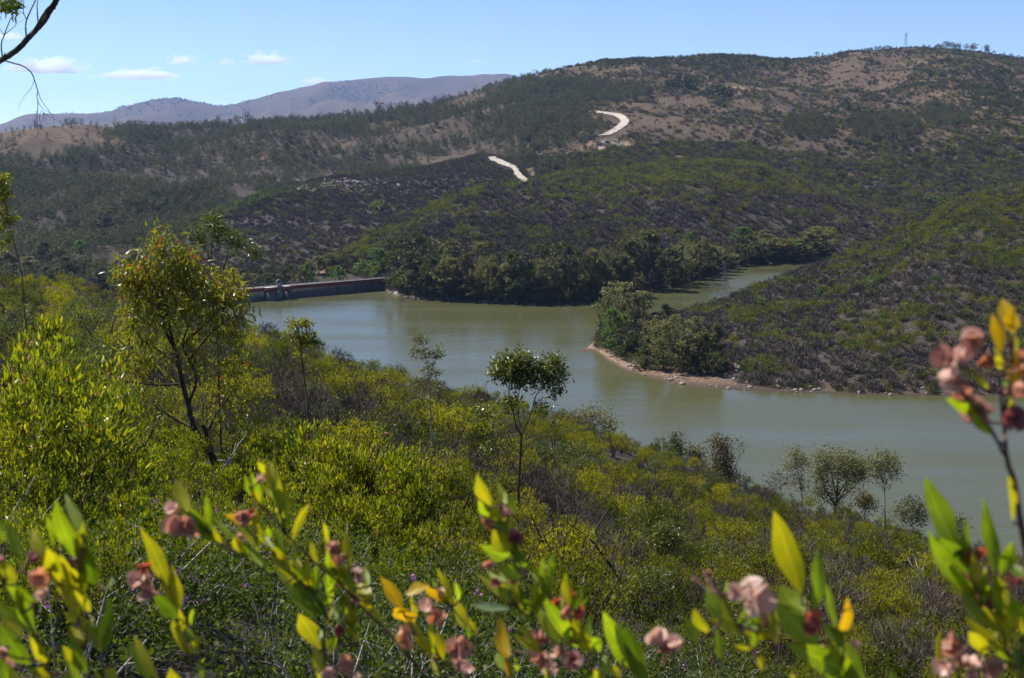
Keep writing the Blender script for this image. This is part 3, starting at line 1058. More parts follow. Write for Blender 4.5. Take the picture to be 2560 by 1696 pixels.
def hill_scrub():
    rng = np.random.default_rng(5)
    grey = [speck_proto(100 + i, M_FGREY, 'twig', 150) for i in range(5)]
    olive = [speck_proto(110 + i, M_FOLIVE, 'bush', 230, (0.16, 0.3)) for i in range(4)]
    dark = [speck_proto(120 + i, M_FDARK, 'bush', 230, (0.16, 0.3)) for i in range(4)]
    light = [speck_proto(130 + i, M_FLIGHT, 'bush', 230, (0.16, 0.3)) for i in range(3)]
    gum = [speck_proto(140 + i, M_FGUM, 'tree', 260, (0.16, 0.3)) for i in range(5)]
    got = {k: [] for k in ('grey', 'olive', 'dark', 'light', 'gum')}
    parts = []
    for n, y0, y1 in ((40000, 290, 640), (70000, 500, 1120), (150000, 780, 2040), (42000, 6500, 10700)):
        P, w = sample(n, y0, y1, rng)
        parts.append((P, w))
    P = np.concatenate([p[0] for p in parts]); w = np.concatenate([p[1] for p in parts])
    xd, yd = proj(P)
    X, Y, Z = P.T
    n1 = fbm(X / 45, Y / 45, 4, 201)
    n2 = fbm(X / 18, Y / 18, 3, 211)
    n3 = fbm(X / 120, Y / 160, 4, 221)
    U = rng.uniform(size=len(P))
    K = rng.uniform(size=len(P))
    shore = np.where(w == 1, np.where(xd < 1700, 0.75, 0.3), 0.7)
    keep = (Z > shore) | (Y > 900) | ((w >= 3))
    keep &= ~in_road(xd, yd) & ~in_road(xd, yd - 5) & ~((w == 4) & (in_road(xd, yd - 10) | in_road(xd, yd - 15)))
    keep &= ~((Y > 540) & (Z < 0.8) & (w == 2) & (xd > 880))
    for c in CLEAR:
        keep &= ~(ell(xd, yd, *c) > 0.45)
    dens = np.zeros(len(P)); kind = np.zeros(len(P), int); size = np.ones(len(P))
    n4 = fbm(X / 11, Y / 14, 3, 241)
    pol = np.clip(0.2 + 1.5 * n4, 0, 1)
    # E: right-hand hill over the water
    m = w == 1
    po = np.clip(pol * 0.85 - 0.07 + 0.3 * n1 + 0.27 * sstep(680, 450, yd), 0.04, 0.9)
    k = np.where(K < po, np.where(U < 0.86 * 0.95, 1, 3), np.where(K > 0.91, 2, 0))
    kind[m] = k[m]; dens[m] = (0.95 + 0.25 * n2)[m]
    size[m] = (rng.uniform(0.8, 1.25, len(P)) * rng.choice([1, 1, 1.35, 1.8], len(P)))[m]
    # D: middle spur
    m = w == 2
    topg = sstep(500, 420, yd) * sstep(1150, 1300, xd)
    leftg = np.clip(1 - np.abs(yd - (620 - (xd - 740) * 0.52)) / 60, 0, 1) * (xd < 1250)
    pg = 0.74 - 0.45 * n1 - 0.34 * topg - 0.5 * leftg + 0.12 * sstep(1500, 1900, xd) * 0
    po = np.clip(pol * 0.7 - 0.09 + 0.25 * n1 + 0.35 * topg + 0.5 * leftg, 0.03, 0.9)
    k = np.where(K < po, np.where(U < 0.8, 1, 3), np.where(K > 0.9, 2, 0))
    kind[m] = k[m]; dens[m] = (0.95 + 0.3 * n2)[m]
    size[m] = (rng.uniform(1.0, 1.6, len(P)) * rng.choice([1, 1, 1.3, 1.7], len(P)))[m]
    # C: left spur with white rocks
    m = w == 3
    edge = np.clip(1 - np.abs(yd - np.interp(xd, [380, 430, 500, 560, 650, 760], [560, 528, 500, 478, 446, 425])) / 16, 0, 1) * (xd < 760)
    rocks = np.maximum(ell(xd, yd, 815, 424, 110, 13), ell(xd, yd, 690, 438, 60, 8))
    pg = 0.86 - 0.4 * n1 - 0.6 * edge
    k = np.where(K < pg, 0, np.where(K < pg + 0.06, 1, np.where(K < 0.95 - 0.4 * edge, 2, 3)))
    kind[m] = k[m]; dens[m] = ((0.85 + 0.3 * n2) * (1 - 0.55 * rocks))[m]
    size[m] = (rng.uniform(1.0, 2.0, len(P)))[m]
    # B: the long back hill - woodland on the left, patchy scrub on the right
    m = w == 4
    wood = 1 - sstep(1080, 1330, xd + 260 * n3)
    bareleft = sstep(330, 230, xd + 40 * n1) * sstep(350, 322, yd)
    strip = np.maximum(ell(xd, yd, 285, 440, 45, 60), ell(xd, yd, 560, 380, 130, 60) * 0.6)
    cap = np.maximum.reduce([ell(xd, yd, 1700, 145, 170, 30), ell(xd, yd, 1590, 190, 50, 12), ell(xd, yd, 1660, 208, 28, 9), ell(xd, yd, 1390, 140, 190, 12), ell(xd, yd, 2150, 190, 90, 22) * 0.7, ell(xd, yd, 2290, 230, 110, 70) * 0.7, ell(xd, yd, 1480, 175, 90, 14) * 0.6])
    grove = np.maximum.reduce([ell(xd, yd, 1250, 290, 150, 60), ell(xd, yd, 1330, 215, 170, 25), ell(xd, yd, 2040, 300, 80, 30), ell(xd, yd, 1870, 305, 60, 25), ell(xd, yd, 2190, 270, 60, 25)])
    low = sstep(230, 420, yd)
    dn = np.where(wood > 0.5, 0.5 + 0.9 * n1 + 0.5 * n3, np.clip(0.5 + 1.2 * n1 + 0.6 * n2, 0, 1) + 0.55 * low + 0.2 * sstep(1800, 2300, xd))
    dn = dn * 0.82
    dn = np.maximum(dn, cap * 1.2)
    dn = np.maximum(dn, grove * 0.9)
    dn = dn * (1 - 0.95 * bareleft) * (1 - 0.75 * strip)
    gumk = ((wood > 0.5) & (K < 0.72)) | (grove > 0.35)
    k = np.where(gumk, 4, np.where(K < 0.5 - 0.4 * n2, 0, np.where(K < 0.74, 2, np.where(K < 0.97, 1, 3))))
    k = np.where((cap > 0.3) & (K < 0.85), 2, k)
    kind[m] = k[m]; dens[m] = dn[m]
    sz = rng.uniform(0.9, 1.7, len(P)) * rng.choice([0.8, 1, 1, 1.5, 2.1], len(P))
    sz = np.where(k == 4, rng.uniform(1.7, 3.6, len(P)), sz)
    size[m] = sz[m]
    # M: mountains, only dark dots of trees
    m = w == 5
    kind[m] = np.where(K < 0.5, 2, 0)[m]
    dens[m] = (0.1 - 0.45 * gully(X, Y, 1500, 51) + 0.8 * fbm(X / 420, Y / 520, 4, 231))[m]
    size[m] = rng.uniform(4.0, 10.0, len(P))[m]
    keep &= (w > 0) & (U < dens) & (xd > -120) & (xd < 2480)
    names = ['grey', 'olive', 'dark', 'light', 'gum']
    info = {'grey': ('grey_scrub', 'leafless grey purple scrub covering the slopes across the water', grey),
            'olive': ('olive_scrub', 'yellowish olive bushes dotted through the scrub on the hillsides', olive),
            'dark': ('dark_scrub', 'dark green bushes in patches on the hillsides and hilltops', dark),
            'light': ('light_green_scrub', 'light green bushes along the gullies and spur edges', light),
            'gum': ('hillside_woodland', 'open grey green eucalyptus woodland on the long back hill', gum)}
    for i, nm in enumerate(names):
        s = keep & (kind == i)
        n = int(s.sum())
        on, lab, pr = info[nm]
        p = P[s].copy()
        p[:, 2] -= 0.1
        scatter(on, lab, p, rng.uniform(0, 6.28, n), size[s], rng.integers(0, len(pr), n), pr)
        print(on, n)


hill_scrub()

# ------------------------------------------------------------------ road on the back hill
def road():
    m = noisemat('pale_gravel', [(0.33, 0.28, 0.225), (0.52, 0.46, 0.39)], 0.35, 0.95, 0.1, 0.2)
    for (a, b), lab in zip((R1, R2), ('pale dirt road curling round the upper slope', 'pale dirt road coming down the spur')):
        def dens(ps, k=44):
            p = np.array([KR(*x) for x in ps]); return spline(p, k)
        A = dens(a); B = dens(b)
        V = []
        for i in range(len(A)):
            pa = hit(A[i][0], A[i][1], 600); pb = hit(B[i][0], B[i][1], 600)
            for t in np.linspace(0, 1, 5):
                tt = t + (0.07 * vnoise(i * 0.9, 3 + 7 * round(t)) if t in (0, 1) else 0)
                p = pa * (1 - tt) + pb * tt
                p[2] = max(gz(p[0], p[1]), p[2] - 1.0) + 0.6
                V.append(p)
        F = [[i * 5 + j, i * 5 + j + 1, i * 5 + j + 6, i * 5 + j + 5] for i in range(len(A) - 1) for j in range(4)]
        tag(link('road', np_mesh('road', V, np.array(F), [m], smooth=True)), lab, None, None, 'structure')


road()


def shore_stones():
    rng = np.random.default_rng(12)
    pr = []
    m = noisemat('shore_stone', [(0.16, 0.13, 0.11), (0.38, 0.33, 0.28)], 2.0, 0.9, 0.2, 0.3)
    for i in range(4):
        th = np.linspace(0, 2 * math.pi, 9)[:-1]
        V = []
        for k, (z, rr) in enumerate(((-0.3, 0.7), (0.1, 1.0), (0.45, 0.75), (0.62, 0.25))):
            jit = rng.uniform(0.75, 1.2, 8)
            V.append(np.stack([np.cos(th) * rr * jit, np.sin(th) * rr * jit * 0.8, np.full(8, z) + rng.uniform(-.1, .1, 8)], -1))
        F = [[a * 8 + b, a * 8 + (b + 1) % 8, (a + 1) * 8 + (b + 1) % 8, (a + 1) * 8 + b] for a in range(3) for b in range(8)]
        pr.append(np_mesh('stone', np.concatenate(V), [np.array(F), np.array([[24, 25, 26, 27, 28, 29, 30, 31]])], [m]))
    xs = np.concatenate([rng.uniform(1375, 2250, 2600), rng.uniform(885, 1400, 1800)])
    q = ray(xs, np.full(len(xs), 700.0))[0]
    Y = np.where(xs > 1500, rng.uniform(300, 420, len(xs)), np.where(xs > 1400, rng.uniform(320, 420, len(xs)), rng.uniform(430, 560, len(xs))))
    z = H(q * Y, Y)
    P = np.stack([q * Y, Y, z], -1)[(z > 0.05) & (z < 1.5)]
    n = len(P)
    scatter('shore_stones', 'small pale stones lying along the waterline of both far banks', P, rng.uniform(0, 6.28, n), rng.uniform(0.1, 0.4, n) * rng.choice([1, 1, 1, 2.2], n), rng.integers(0, 4, n), pr)
    # pale outcrop stones on the left spur
    P = []
    for _ in range(900):
        xd = rng.normal(800, 85); yd = 424 + rng.normal(0, 9) + (800 - xd) * 0.06
        if fbm(xd / 40, yd / 9, 2, 88) > -0.1:
            P.append((xd, yd))
    Q = []
    for xd, yd in P[:260]:
        h = hit(xd, yd, 600)
        if h[1] < 1200:
            Q.append(h)
    Q = np.array(Q); n = len(Q)
    scatter('pale_rocks', 'pale grey rocks strewn over the top of the left spur', Q, rng.uniform(0, 6.28, n), rng.uniform(0.4, 1.5, n), rng.integers(0, 4, n), pr)


shore_stones()


# ------------------------------------------------------------------ dam
def dam():
    conc = noisemat('shaded_stained_concrete', [(0.055, 0.052, 0.054), (0.13, 0.12, 0.115)], 0.5, 0.9, 0.2, 0.2, stretch=(1, 1, 0.25))  # streaky stains; the shade on the wall's face is darkened into the colour
    red = noisemat('faded_red_paint', [(0.15, 0.035, 0.032), (0.24, 0.06, 0.05)], 1.5, 0.8, 0.2, 0.1)
    pale = noisemat('pale_coping', [(0.34, 0.31, 0.28), (0.52, 0.48, 0.44)], 1.0, 0.9, 0.2, 0.2)
    grey = noisemat('pale_weathered_metal', [(0.12, 0.12, 0.125), (0.24, 0.24, 0.25)], 3.0, 0.6, 0.4, 0.1)
    ax = DAM_A - DAM_B
    Ln = np.linalg.norm(ax)
    ax = np.array([ax[0] / Ln, ax[1] / Ln, 0])
    nn = np.array([ax[1], -ax[0], 0])
    if nn[1] > 0:
        nn = -nn
    up = np.array([0, 0, 1.0])
    q, e = ray(*KD(2200, 400))
    zt = CAMZ + float(e) * DAM_B[1]
    base = np.array([DAM_B[0], DAM_B[1], 0.0])
    root = empty('dam', base)
    tag(root, 'long straight concrete dam wall with dark red parapet across the lake end', 'dam')

    def part(name, boxes, m, parent=root):
        t = Tubes()
        for (s0, s1, d0, d1, z0, z1) in boxes:
            c = ax * (s0 + s1) / 2 + nn * (d0 + d1) / 2 + up * (z0 + z1) / 2
            t.box(c, ax * (s1 - s0) / 2, nn * (d1 - d0) / 2, up * (z1 - z0) / 2)
        o = link(name, t.mesh(name, [m], smooth=False), parent)
        return o
    S0 = -14.0
    part('wall', [(S0, Ln, -3.2, 0, -9, zt - 1.35)], conc)
    part('parapet', [(S0, Ln, -0.45, 0.18, zt - 1.35, zt)], red)
    part('coping', [(S0, Ln, -0.55, 0.28, zt, zt + 0.14)], pale)
    part('walkway', [(S0, Ln, -3.1, -0.5, zt - 1.35, zt - 0.95)], pale)
    part('rear_parapet', [(S0, Ln, -3.5, -3.12, zt - 1.4, zt + 0.15)], pale)
    part('railing', [(a, a + 0.1, -3.36, -3.26, zt + 0.15, zt + 1.1) for a in np.arange(-13, Ln, 2.5)] + [(S0, Ln, -3.34, -3.28, zt + 1.02, zt + 1.1)], grey)
    # where the two piers stand
    def along(px, py):
        x, y = KD(px, py)
        qq, _ = ray(x, y)
        qq = float(qq)
        # base + ax*s on ray x = q*y
        s = (qq * base[1] - base[0]) / (ax[0] - qq * ax[1])
        return s
    for a, b in ((660, 540), (845, 790)):
        s0, s1 = sorted((along(a, 640), along(b, 640)))
        p = part('pier', [(s0, s1, 0.0, 3.0, -9, zt - 1.3)], conc)
        part('pier_band', [(s0 - .15, s1 + .15, 0.19, 3.2, zt - 1.3, zt + 0.05)], red, p)
        part('pier_cap', [(s0 - .3, s1 + .3, 0.3, 3.4, zt + 0.05, zt + 0.25)], pale, p)
    s = along(718, 560)
    tb = Tubes()
    # gate hoist: a stout tapering stand with a hooped hood leaning over it
    c0 = ax * s + nn * 1.6
    for dx in (-1.1, 1.1):
        tb.add([c0 + ax * dx + up * (zt - 4.5), c0 + ax * dx * 0.6 + up * (zt - 1), c0 + ax * dx * 0.45 + up * (zt + 1.2)], [0.42, 0.4, 0.3], 6)
    arc = [c0 + ax * (1.0 * math.cos(t) + 0.2) + up * (zt + 1.5 + 1.25 * math.sin(t)) for t in np.linspace(-0.3, math.pi * 0.95, 10)]
    tb.add(arc, np.linspace(0.42, 0.3, 10), 6)
    tb.box(c0 + up * (zt - 0.1), ax * 0.75, nn * 0.5, up * 1.3)
    tb.box(c0 + up * (zt - 3.2), ax * 1.3, nn * 0.6, up * 1.8)
    link('gate_hoist', tb.mesh('gate_hoist', [grey]), root)


dam()


# ------------------------------------------------------------------ lattice pylons
def pylon(base, hgt, w0, label, arms, rz):
    m = noisemat('galvanised_steel', [(0.05, 0.055, 0.07), (0.1, 0.105, 0.125)], 2.0, 0.5, 0.4, 0.0, metal=0.3)
    root = empty('transmission_pylon', base, rz)
    tag(root, label, 'pylon', None)
    r = hgt * 0.0021
    hw = lambda t: w0 * 0.5 * (1 - 0.84 * min(t / 0.68, 1)) if t < 0.68 else w0 * 0.08
    cor = [(-1, -1), (1, -1), (1, 1), (-1, 1)]

    def P(k, t):
        return np.array([cor[k % 4][0] * hw(t), cor[k % 4][1] * hw(t), hgt * t])
    lev = [0, 0.2, 0.37, 0.5, 0.6, 0.68, 0.76, 0.84, 0.92, 1.0]
    for k in range(4):
        tb = Tubes(); tb.add([P(k, t) for t in lev], [r * 1.5] * len(lev), 4)
        link('leg', tb.mesh('leg', [m], False), root)
    tb = Tubes()
    for i in range(len(lev) - 1):
        for k in range(4):
            tb.add([P(k, lev[i]), P(k + 1, lev[i + 1])], [r, r], 4)
            tb.add([P(k + 1, lev[i]), P(k, lev[i + 1])], [r, r], 4)
            tb.add([P(k, lev[i + 1]), P(k + 1, lev[i + 1])], [r, r], 4)
    link('bracing', tb.mesh('bracing', [m], False), root)
    for t, w in arms:
        tb = Tubes()
        z = hgt * t
        for sx in (-1, 1):
            tip = np.array([sx * w, 0, z])
            for sy in (-1, 1):
                tb.add([[sx * hw(t), sy * hw(t), z], tip], [r, r], 4)
                tb.add([[sx * hw(t), sy * hw(t), z + hgt * 0.05], tip], [r, r], 4)
            tb.add([tip, tip - np.array([0, 0, hgt * 0.04])], [r * 1.4, r * 1.4], 5)
        link('crossarm', tb.mesh('crossarm', [m], False), root)


_pb = pt(1668, 684, 468)
_zt = CAMZ + float(ray(1676, 606)[1]) * 468
_g = gz(_pb[0], _pb[1])
pylon((_pb[0] + 1.0, _pb[1], _g), _zt - _g, 5.0, 'steel lattice pylon with crossarms standing in front of the narrow water arm', [(0.72, 1.9), (0.83, 2.3), (0.94, 1.9)], 0.3)
_pb = pt(2093, 112, 2000)
pylon((_pb[0], 2000, gz(_pb[0], 2000) - 0.5), 23, 6.5, 'steel lattice pylon standing alone on the grassy hilltop against the sky', [(0.72, 3.0), (0.83, 3.6), (0.94, 2.8)], 0.2)

# ================================================================== TREES ROUND THE LAKE
GUM = {
    'pale': [gum_proto(300 + i, M_GUMP, aspect=0.55, trunk=0.22) for i in range(4)],
    'dull': [gum_proto(310 + i, M_GUMD, aspect=0.6, trunk=0.1) for i in range(3)],
    'dark': [gum_proto(320 + i, M_GUMD, aspect=0.8, trunk=0.12, n_anchor=150, lobes=14) for i in range(3)],
    'bright': [gum_proto(330 + i, M_BRIGHT, aspect=0.6, trunk=0.1, n_anchor=120) for i in range(3)],
    'cone': [gum_proto(340, M_GUMD, aspect=0.42, trunk=0.08, n_anchor=120, lobes=14, shape='cone')],
    'thin': [gum_proto(350 + i, M_GUMP, aspect=0.42, trunk=0.5, n_anchor=50, nleaf=26, lobes=7) for i in range(3)],
    'brown': [gum_proto(360 + i, M_BROWNL, aspect=0.55, trunk=0.2, nleaf=20) for i in range(2)],
    'wide': [gum_proto(370 + i, M_GUMP, aspect=0.8, trunk=0.3, n_anchor=130, lobes=13, shape='umbrella') for i in range(2)],
}
GDESC = {'pale': 'pale grey green eucalyptus', 'dull': 'dull olive eucalyptus', 'dark': 'dark rounded bushy tree', 'bright': 'fresh green leafy tree',
         'cone': 'dark narrow cone shaped tree', 'thin': 'thin eucalyptus with a long bare trunk', 'brown': 'brownish half dry tree', 'wide': 'wide crowned pale eucalyptus'}
ORD = ['', 'second ', 'third ', 'fourth ', 'fifth ', 'sixth ', 'seventh ', 'eighth ', 'ninth ', 'tenth ', 'eleventh ', 'twelfth ', 'thirteenth ',
       'fourteenth ', 'fifteenth ', 'sixteenth ', 'seventeenth ', 'eighteenth ', 'nineteenth ', 'twentieth ']


def ordn(i):
    if i < 20:
        return ORD[i] or 'first '
    tens = ['', '', 'twenty', 'thirty', 'forty', 'fifty', 'sixty', 'seventy', 'eighty', 'ninety']
    n = i + 1
    t, u = divmod(n, 10)
    if u == 0:
        return tens[t][:-1] + 'ieth ' if t < 10 else 'last '
    return tens[t] + '-' + (ORD[u - 1].strip() or 'first') + ' '


def put_tree(kind, base, hgt, wid, rng, name='eucalyptus_tree'):
    pr = GUM[kind][int(rng.integers(0, len(GUM[kind])))]
    root = empty(name, base, rng.uniform(0, 6.28))
    asp = {'pale': .5, 'dull': .55, 'dark': .8, 'bright': .6, 'cone': .42, 'thin': .42, 'brown': .55, 'wide': .8}[kind]
    sx = wid / asp
    root.scale = (sx, sx, hgt)
    link('trunk', pr[0], root)
    link('crown', pr[1], root)
    return root


def lake_trees():
    rng = np.random.default_rng(77)
    # (crop, x centre, y top, y base, width, kind)
    far = [(KL, 370, 105, 640, 520, 'dark'), (KL, 60, 230, 480, 200, 'bright'), (KL, 40, 395, 505, 150, 'bright'), (KL, 720, 150, 500, 190, 'pale'), (KL, 550, 335, 715, 210, 'dull'),
           (KL, 470, 420, 690, 170, 'dull'), (KL, 680, 325, 715, 220, 'pale'), (KL, 850, 285, 705, 230, 'brown'), (KL, 620, 555, 728, 180, 'dark'), (KL, 230, 450, 645, 180, 'dark'),
           (KL, 1035, 330, 722, 200, 'wide'), (KL, 1150, 395, 728, 190, 'dull'), (KL, 1330, 265, 735, 250, 'dull'), (KL, 940, 530, 730, 190, 'dull'), (KL, 1240, 375, 735, 190, 'pale'),
           (KL, 1430, 355, 738, 190, 'dull'), (KL, 1590, 345, 735, 210, 'pale'), (KL, 1580, 190, 560, 140, 'dull'), (KL, 1840, 165, 718, 350, 'dark'), (KL, 1720, 320, 735, 190, 'pale'),
           (KL, 2040, 245, 712, 200, 'pale'), (KL, 2230, 228, 670, 190, 'wide'), (KL, 2130, 325, 705, 220, 'dull'), (KL, 2330, 295, 680, 220, 'pale'), (KL, 1080, 560, 738, 170, 'brown'), (KL, 1500, 560, 745, 190, 'dull'),
           (KL, 1940, 520, 735, 200, 'dull'), (KL, 770, 520, 730, 190, 'dull'), (KL, 1300, 590, 742, 170, 'dark'), (KL, 1690, 580, 742, 170, 'dark'), (KL, 2080, 540, 728, 180, 'dark'), (KL, 970, 170, 420, 130, 'thin'),
           (KE, 560, 55, 610, 280, 'pale'), (KE, 370, 155, 570, 180, 'dull'), (KE, 250, 305, 670, 230, 'pale'), (KE, 60, 355, 690, 200, 'dull'), (KE, 140, 235, 600, 150, 'wide'),
           (KE, 440, 515, 665, 150, 'brown'), (KE, 900, 170, 560, 260, 'wide'), (KE, 950, 75, 470, 120, 'bright'), (KE, 770, 245, 610, 210, 'dull'), (KE, 1080, 125, 500, 130, 'pale'),
           (KE, 1170, 205, 490, 200, 'pale'), (KE, 1260, 225, 465, 170, 'pale'), (KE, 1340, 275, 440, 130, 'pale'), (KE, 1030, 240, 530, 180, 'dull'), (KE, 660, 330, 640, 210, 'dark'), (KE, 340, 430, 680, 200, 'dark'), (KE, 850, 400, 590, 200, 'dark'),
           (KE, 1000, 380, 545, 170, 'dark'), (KE, 1120, 360, 500, 150, 'dull')]
    arm = [(KE, 1480, 25, 215, 200, 'bright'), (KE, 1420, 190, 370, 150, 'dull'), (KE, 1700, 55, 240, 140, 'pale'), (KE, 1760, 135, 345, 210, 'pale'), (KE, 1860, 145, 360, 190, 'pale'), (KE, 1980, 145, 355, 190, 'bright'),
           (KE, 2120, 55, 260, 150, 'pale'), (KE, 2240, 25, 300, 230, 'pale'), (KE, 2060, 195, 350, 170, 'pale'), (KE, 2200, 175, 340, 170, 'dull'), (KE, 1600, 175, 375, 190, 'dull'), (KE, 1530, 215, 380, 170, 'dark'), (KE, 1680, 230, 375, 170, 'dull')]
    tip = [(KE, 280, 570, 1000, 290, 'pale', 418), (KE, 170, 690, 1130, 210, 'wide', 410), (KE, 220, 825, 1240, 220, 'bright', 398), (KE, 90, 945, 1225, 130, 'thin', 396), (KE, 400, 675, 1060, 190, 'pale', 416), (KE, 500, 655, 980, 180, 'thin', 425),
           (KE, 635, 505, 890, 150, 'thin', 440), (KE, 800, 560, 830, 180, 'thin', 450), (KE, 720, 775, 930, 150, 'cone', 440), (KE, 780, 905, 1430, 390, 'wide', 385), (KE, 600, 930, 1320, 190, 'pale', 392), (KE, 1030, 905, 1130, 130, 'pale', 420),
           (KE, 1215, 970, 1420, 180, 'cone', 395), (KE, 1000, 1095, 1450, 190, 'brown', 385), (KE, 1110, 1030, 1440, 170, 'dark', 390), (KE, 340, 1050, 1290, 190, 'dull', 396), (KE, 430, 1070, 1300, 150, 'dark', 395), (KE, 500, 1285, 1410, 240, 'dark', 384),
           (KE, 690, 1375, 1450, 180, 'dull', 378), (KE, 640, 865, 1010, 200, 'dull', 425), (KE, 1108, 635, 770, 90, 'pale', 455), (KE, 880, 1180, 1470, 260, 'dark', 382), (KE, 1060, 1260, 1500, 230, 'dark', 378), (KE, 1190, 1250, 1490, 200, 'dark', 382),
           (KE, 560, 1130, 1340, 190, 'dull', 390), (KE, 300, 1170, 1290, 130, 'dark', 395), (KE, 880, 960, 1200, 170, 'dull', 400)]
    rows = [('far', far, 'on the far shore, {}from the dam', 'trees along the far lake shore'),
            ('arm', arm, 'by the narrow water arm, {}from the pylon', 'trees beside the narrow water arm'),
            ('tip', tip, 'on the clay beach point, {}from the tip', 'trees on the point with the clay beach')]
    for nm, lst, where, group in rows:
        cnt = {}
        for row in sorted(lst, key=lambda r: r[0](r[1], 0)[0]):
            K, x, yt, yb, w, kind = row[:6]
            xd, yb_ = K(x, yb)
            xd, yt_ = K(x, yt)
            wd = K(w, 0)[0] - K(0, 0)[0]
            h = hit(xd, yb_, 300)
            k = 0
            while h[2] < 0.5 and k < 40:
                h[:2] *= (h[1] + 2.0) / h[1]
                h[2] = gz(h[0], h[1]); k += 1
            e = float(ray(xd, yt_)[1])
            hg = CAMZ + e * h[1] - h[2]
            hg = max(hg, 3.0)
            wid = wd * SD / FPX * h[1] * 1.12
            o = put_tree(kind, (h[0], h[1], h[2] - 0.2), hg * 1.03, wid, rng)
            c = cnt.get(kind, 0); cnt[kind] = c + 1
            tag(o, GDESC[kind] + ' ' + where.format(ordn(c)), 'tree', group)
    # behind the dam and in the valley on the left
    beh = [(KD, 830, 185, 250, 'dark'), (KD, 1160, 195, 190, 'dark'), (KD, 560, 315, 230, 'dark'), (KD, 1090, 180, 210, 'bright'), (KD, 1540, 235, 230, 'bright'), (KD, 1880, 150, 210, 'bright'),
           (KD, 2080, 15, 280, 'bright'), (KD, 2120, 235, 180, 'bright'), (KD, 250, 260, 220, 'brown'), (KD, 420, 340, 180, 'pale'), (KD, 1000, 300, 190, 'brown'), (KD, 1400, 60, 200, 'pale'), (KD, 1270, 90, 200, 'pale'), (KD, 1960, 260, 140, 'bright'), (KD, 690, 330, 190, 'dull')]
    cnt = {}
    for K, x, yt, w, kind in beh:
        xd, yt_ = K(x, yt)
        Y = 575 + 12 * rng.uniform(-1, 1) + (25 if yt < 120 else 0)
        p = pt(xd, yt_, Y)
        g = gz(p[0], Y)
        wd = (K(w, 0)[0] - K(0, 0)[0]) * SD / FPX * Y
        o = put_tree(kind, (p[0], Y, g - 0.2), max(p[2] - g, 4), wd * 1.1, rng)
        c = cnt.get(kind, 0); cnt[kind] = c + 1
        tag(o, GDESC[kind] + ' just behind the dam wall, {}from its left end'.format(ordn(c)), 'tree', 'trees behind the dam')
    val = [(K7, 520, 790, 290, 'dark'), (K7, 720, 870, 300, 'dark'), (K7, 350, 990, 230, 'pale'), (K7, 1180, 1050, 330, 'dark'), (K7, 60, 920, 240, 'pale'), (K7, 880, 1180, 260, 'dark'), (K7, 1330, 1120, 230, 'dark'), (K7, 420, 760, 200, 'dull'),
           (K7, 590, 1100, 240, 'dull'), (K7, 950, 800, 150, 'bright'), (K7, 1120, 720, 130, 'bright'), (K7, 1260, 450, 240, 'dull'), (K7, 1210, 400, 110, 'bright'), (K7, 140, 1080, 230, 'dull'), (K7, 760, 1000, 230, 'dull'), (K7, 1430, 1180, 240, 'dark')]
    cnt = {}
    for K, x, yt, w, kind in val:
        xd, yt_ = K(x, yt)
        wd = (K(w, 0)[0] - K(0, 0)[0]) * SD / FPX
        h = hit(xd, yt_ + w * 0.2 * 1.15 * 0.92461, 400)
        Y = max(h[1], 560)
        g = gz(h[0] / h[1] * Y, Y)
        top = CAMZ + float(ray(xd, yt_)[1]) * Y
        o = put_tree(kind, (h[0] / h[1] * Y, Y, g - 0.2), min(max(top - g, 5), 30), wd * Y, rng)
        c = cnt.get(kind, 0); cnt[kind] = c + 1
        tag(o, GDESC[kind] + ' in the shaded left valley, {}from the left'.format(ordn(c)), 'tree', 'trees in the shaded valley')


lake_trees()


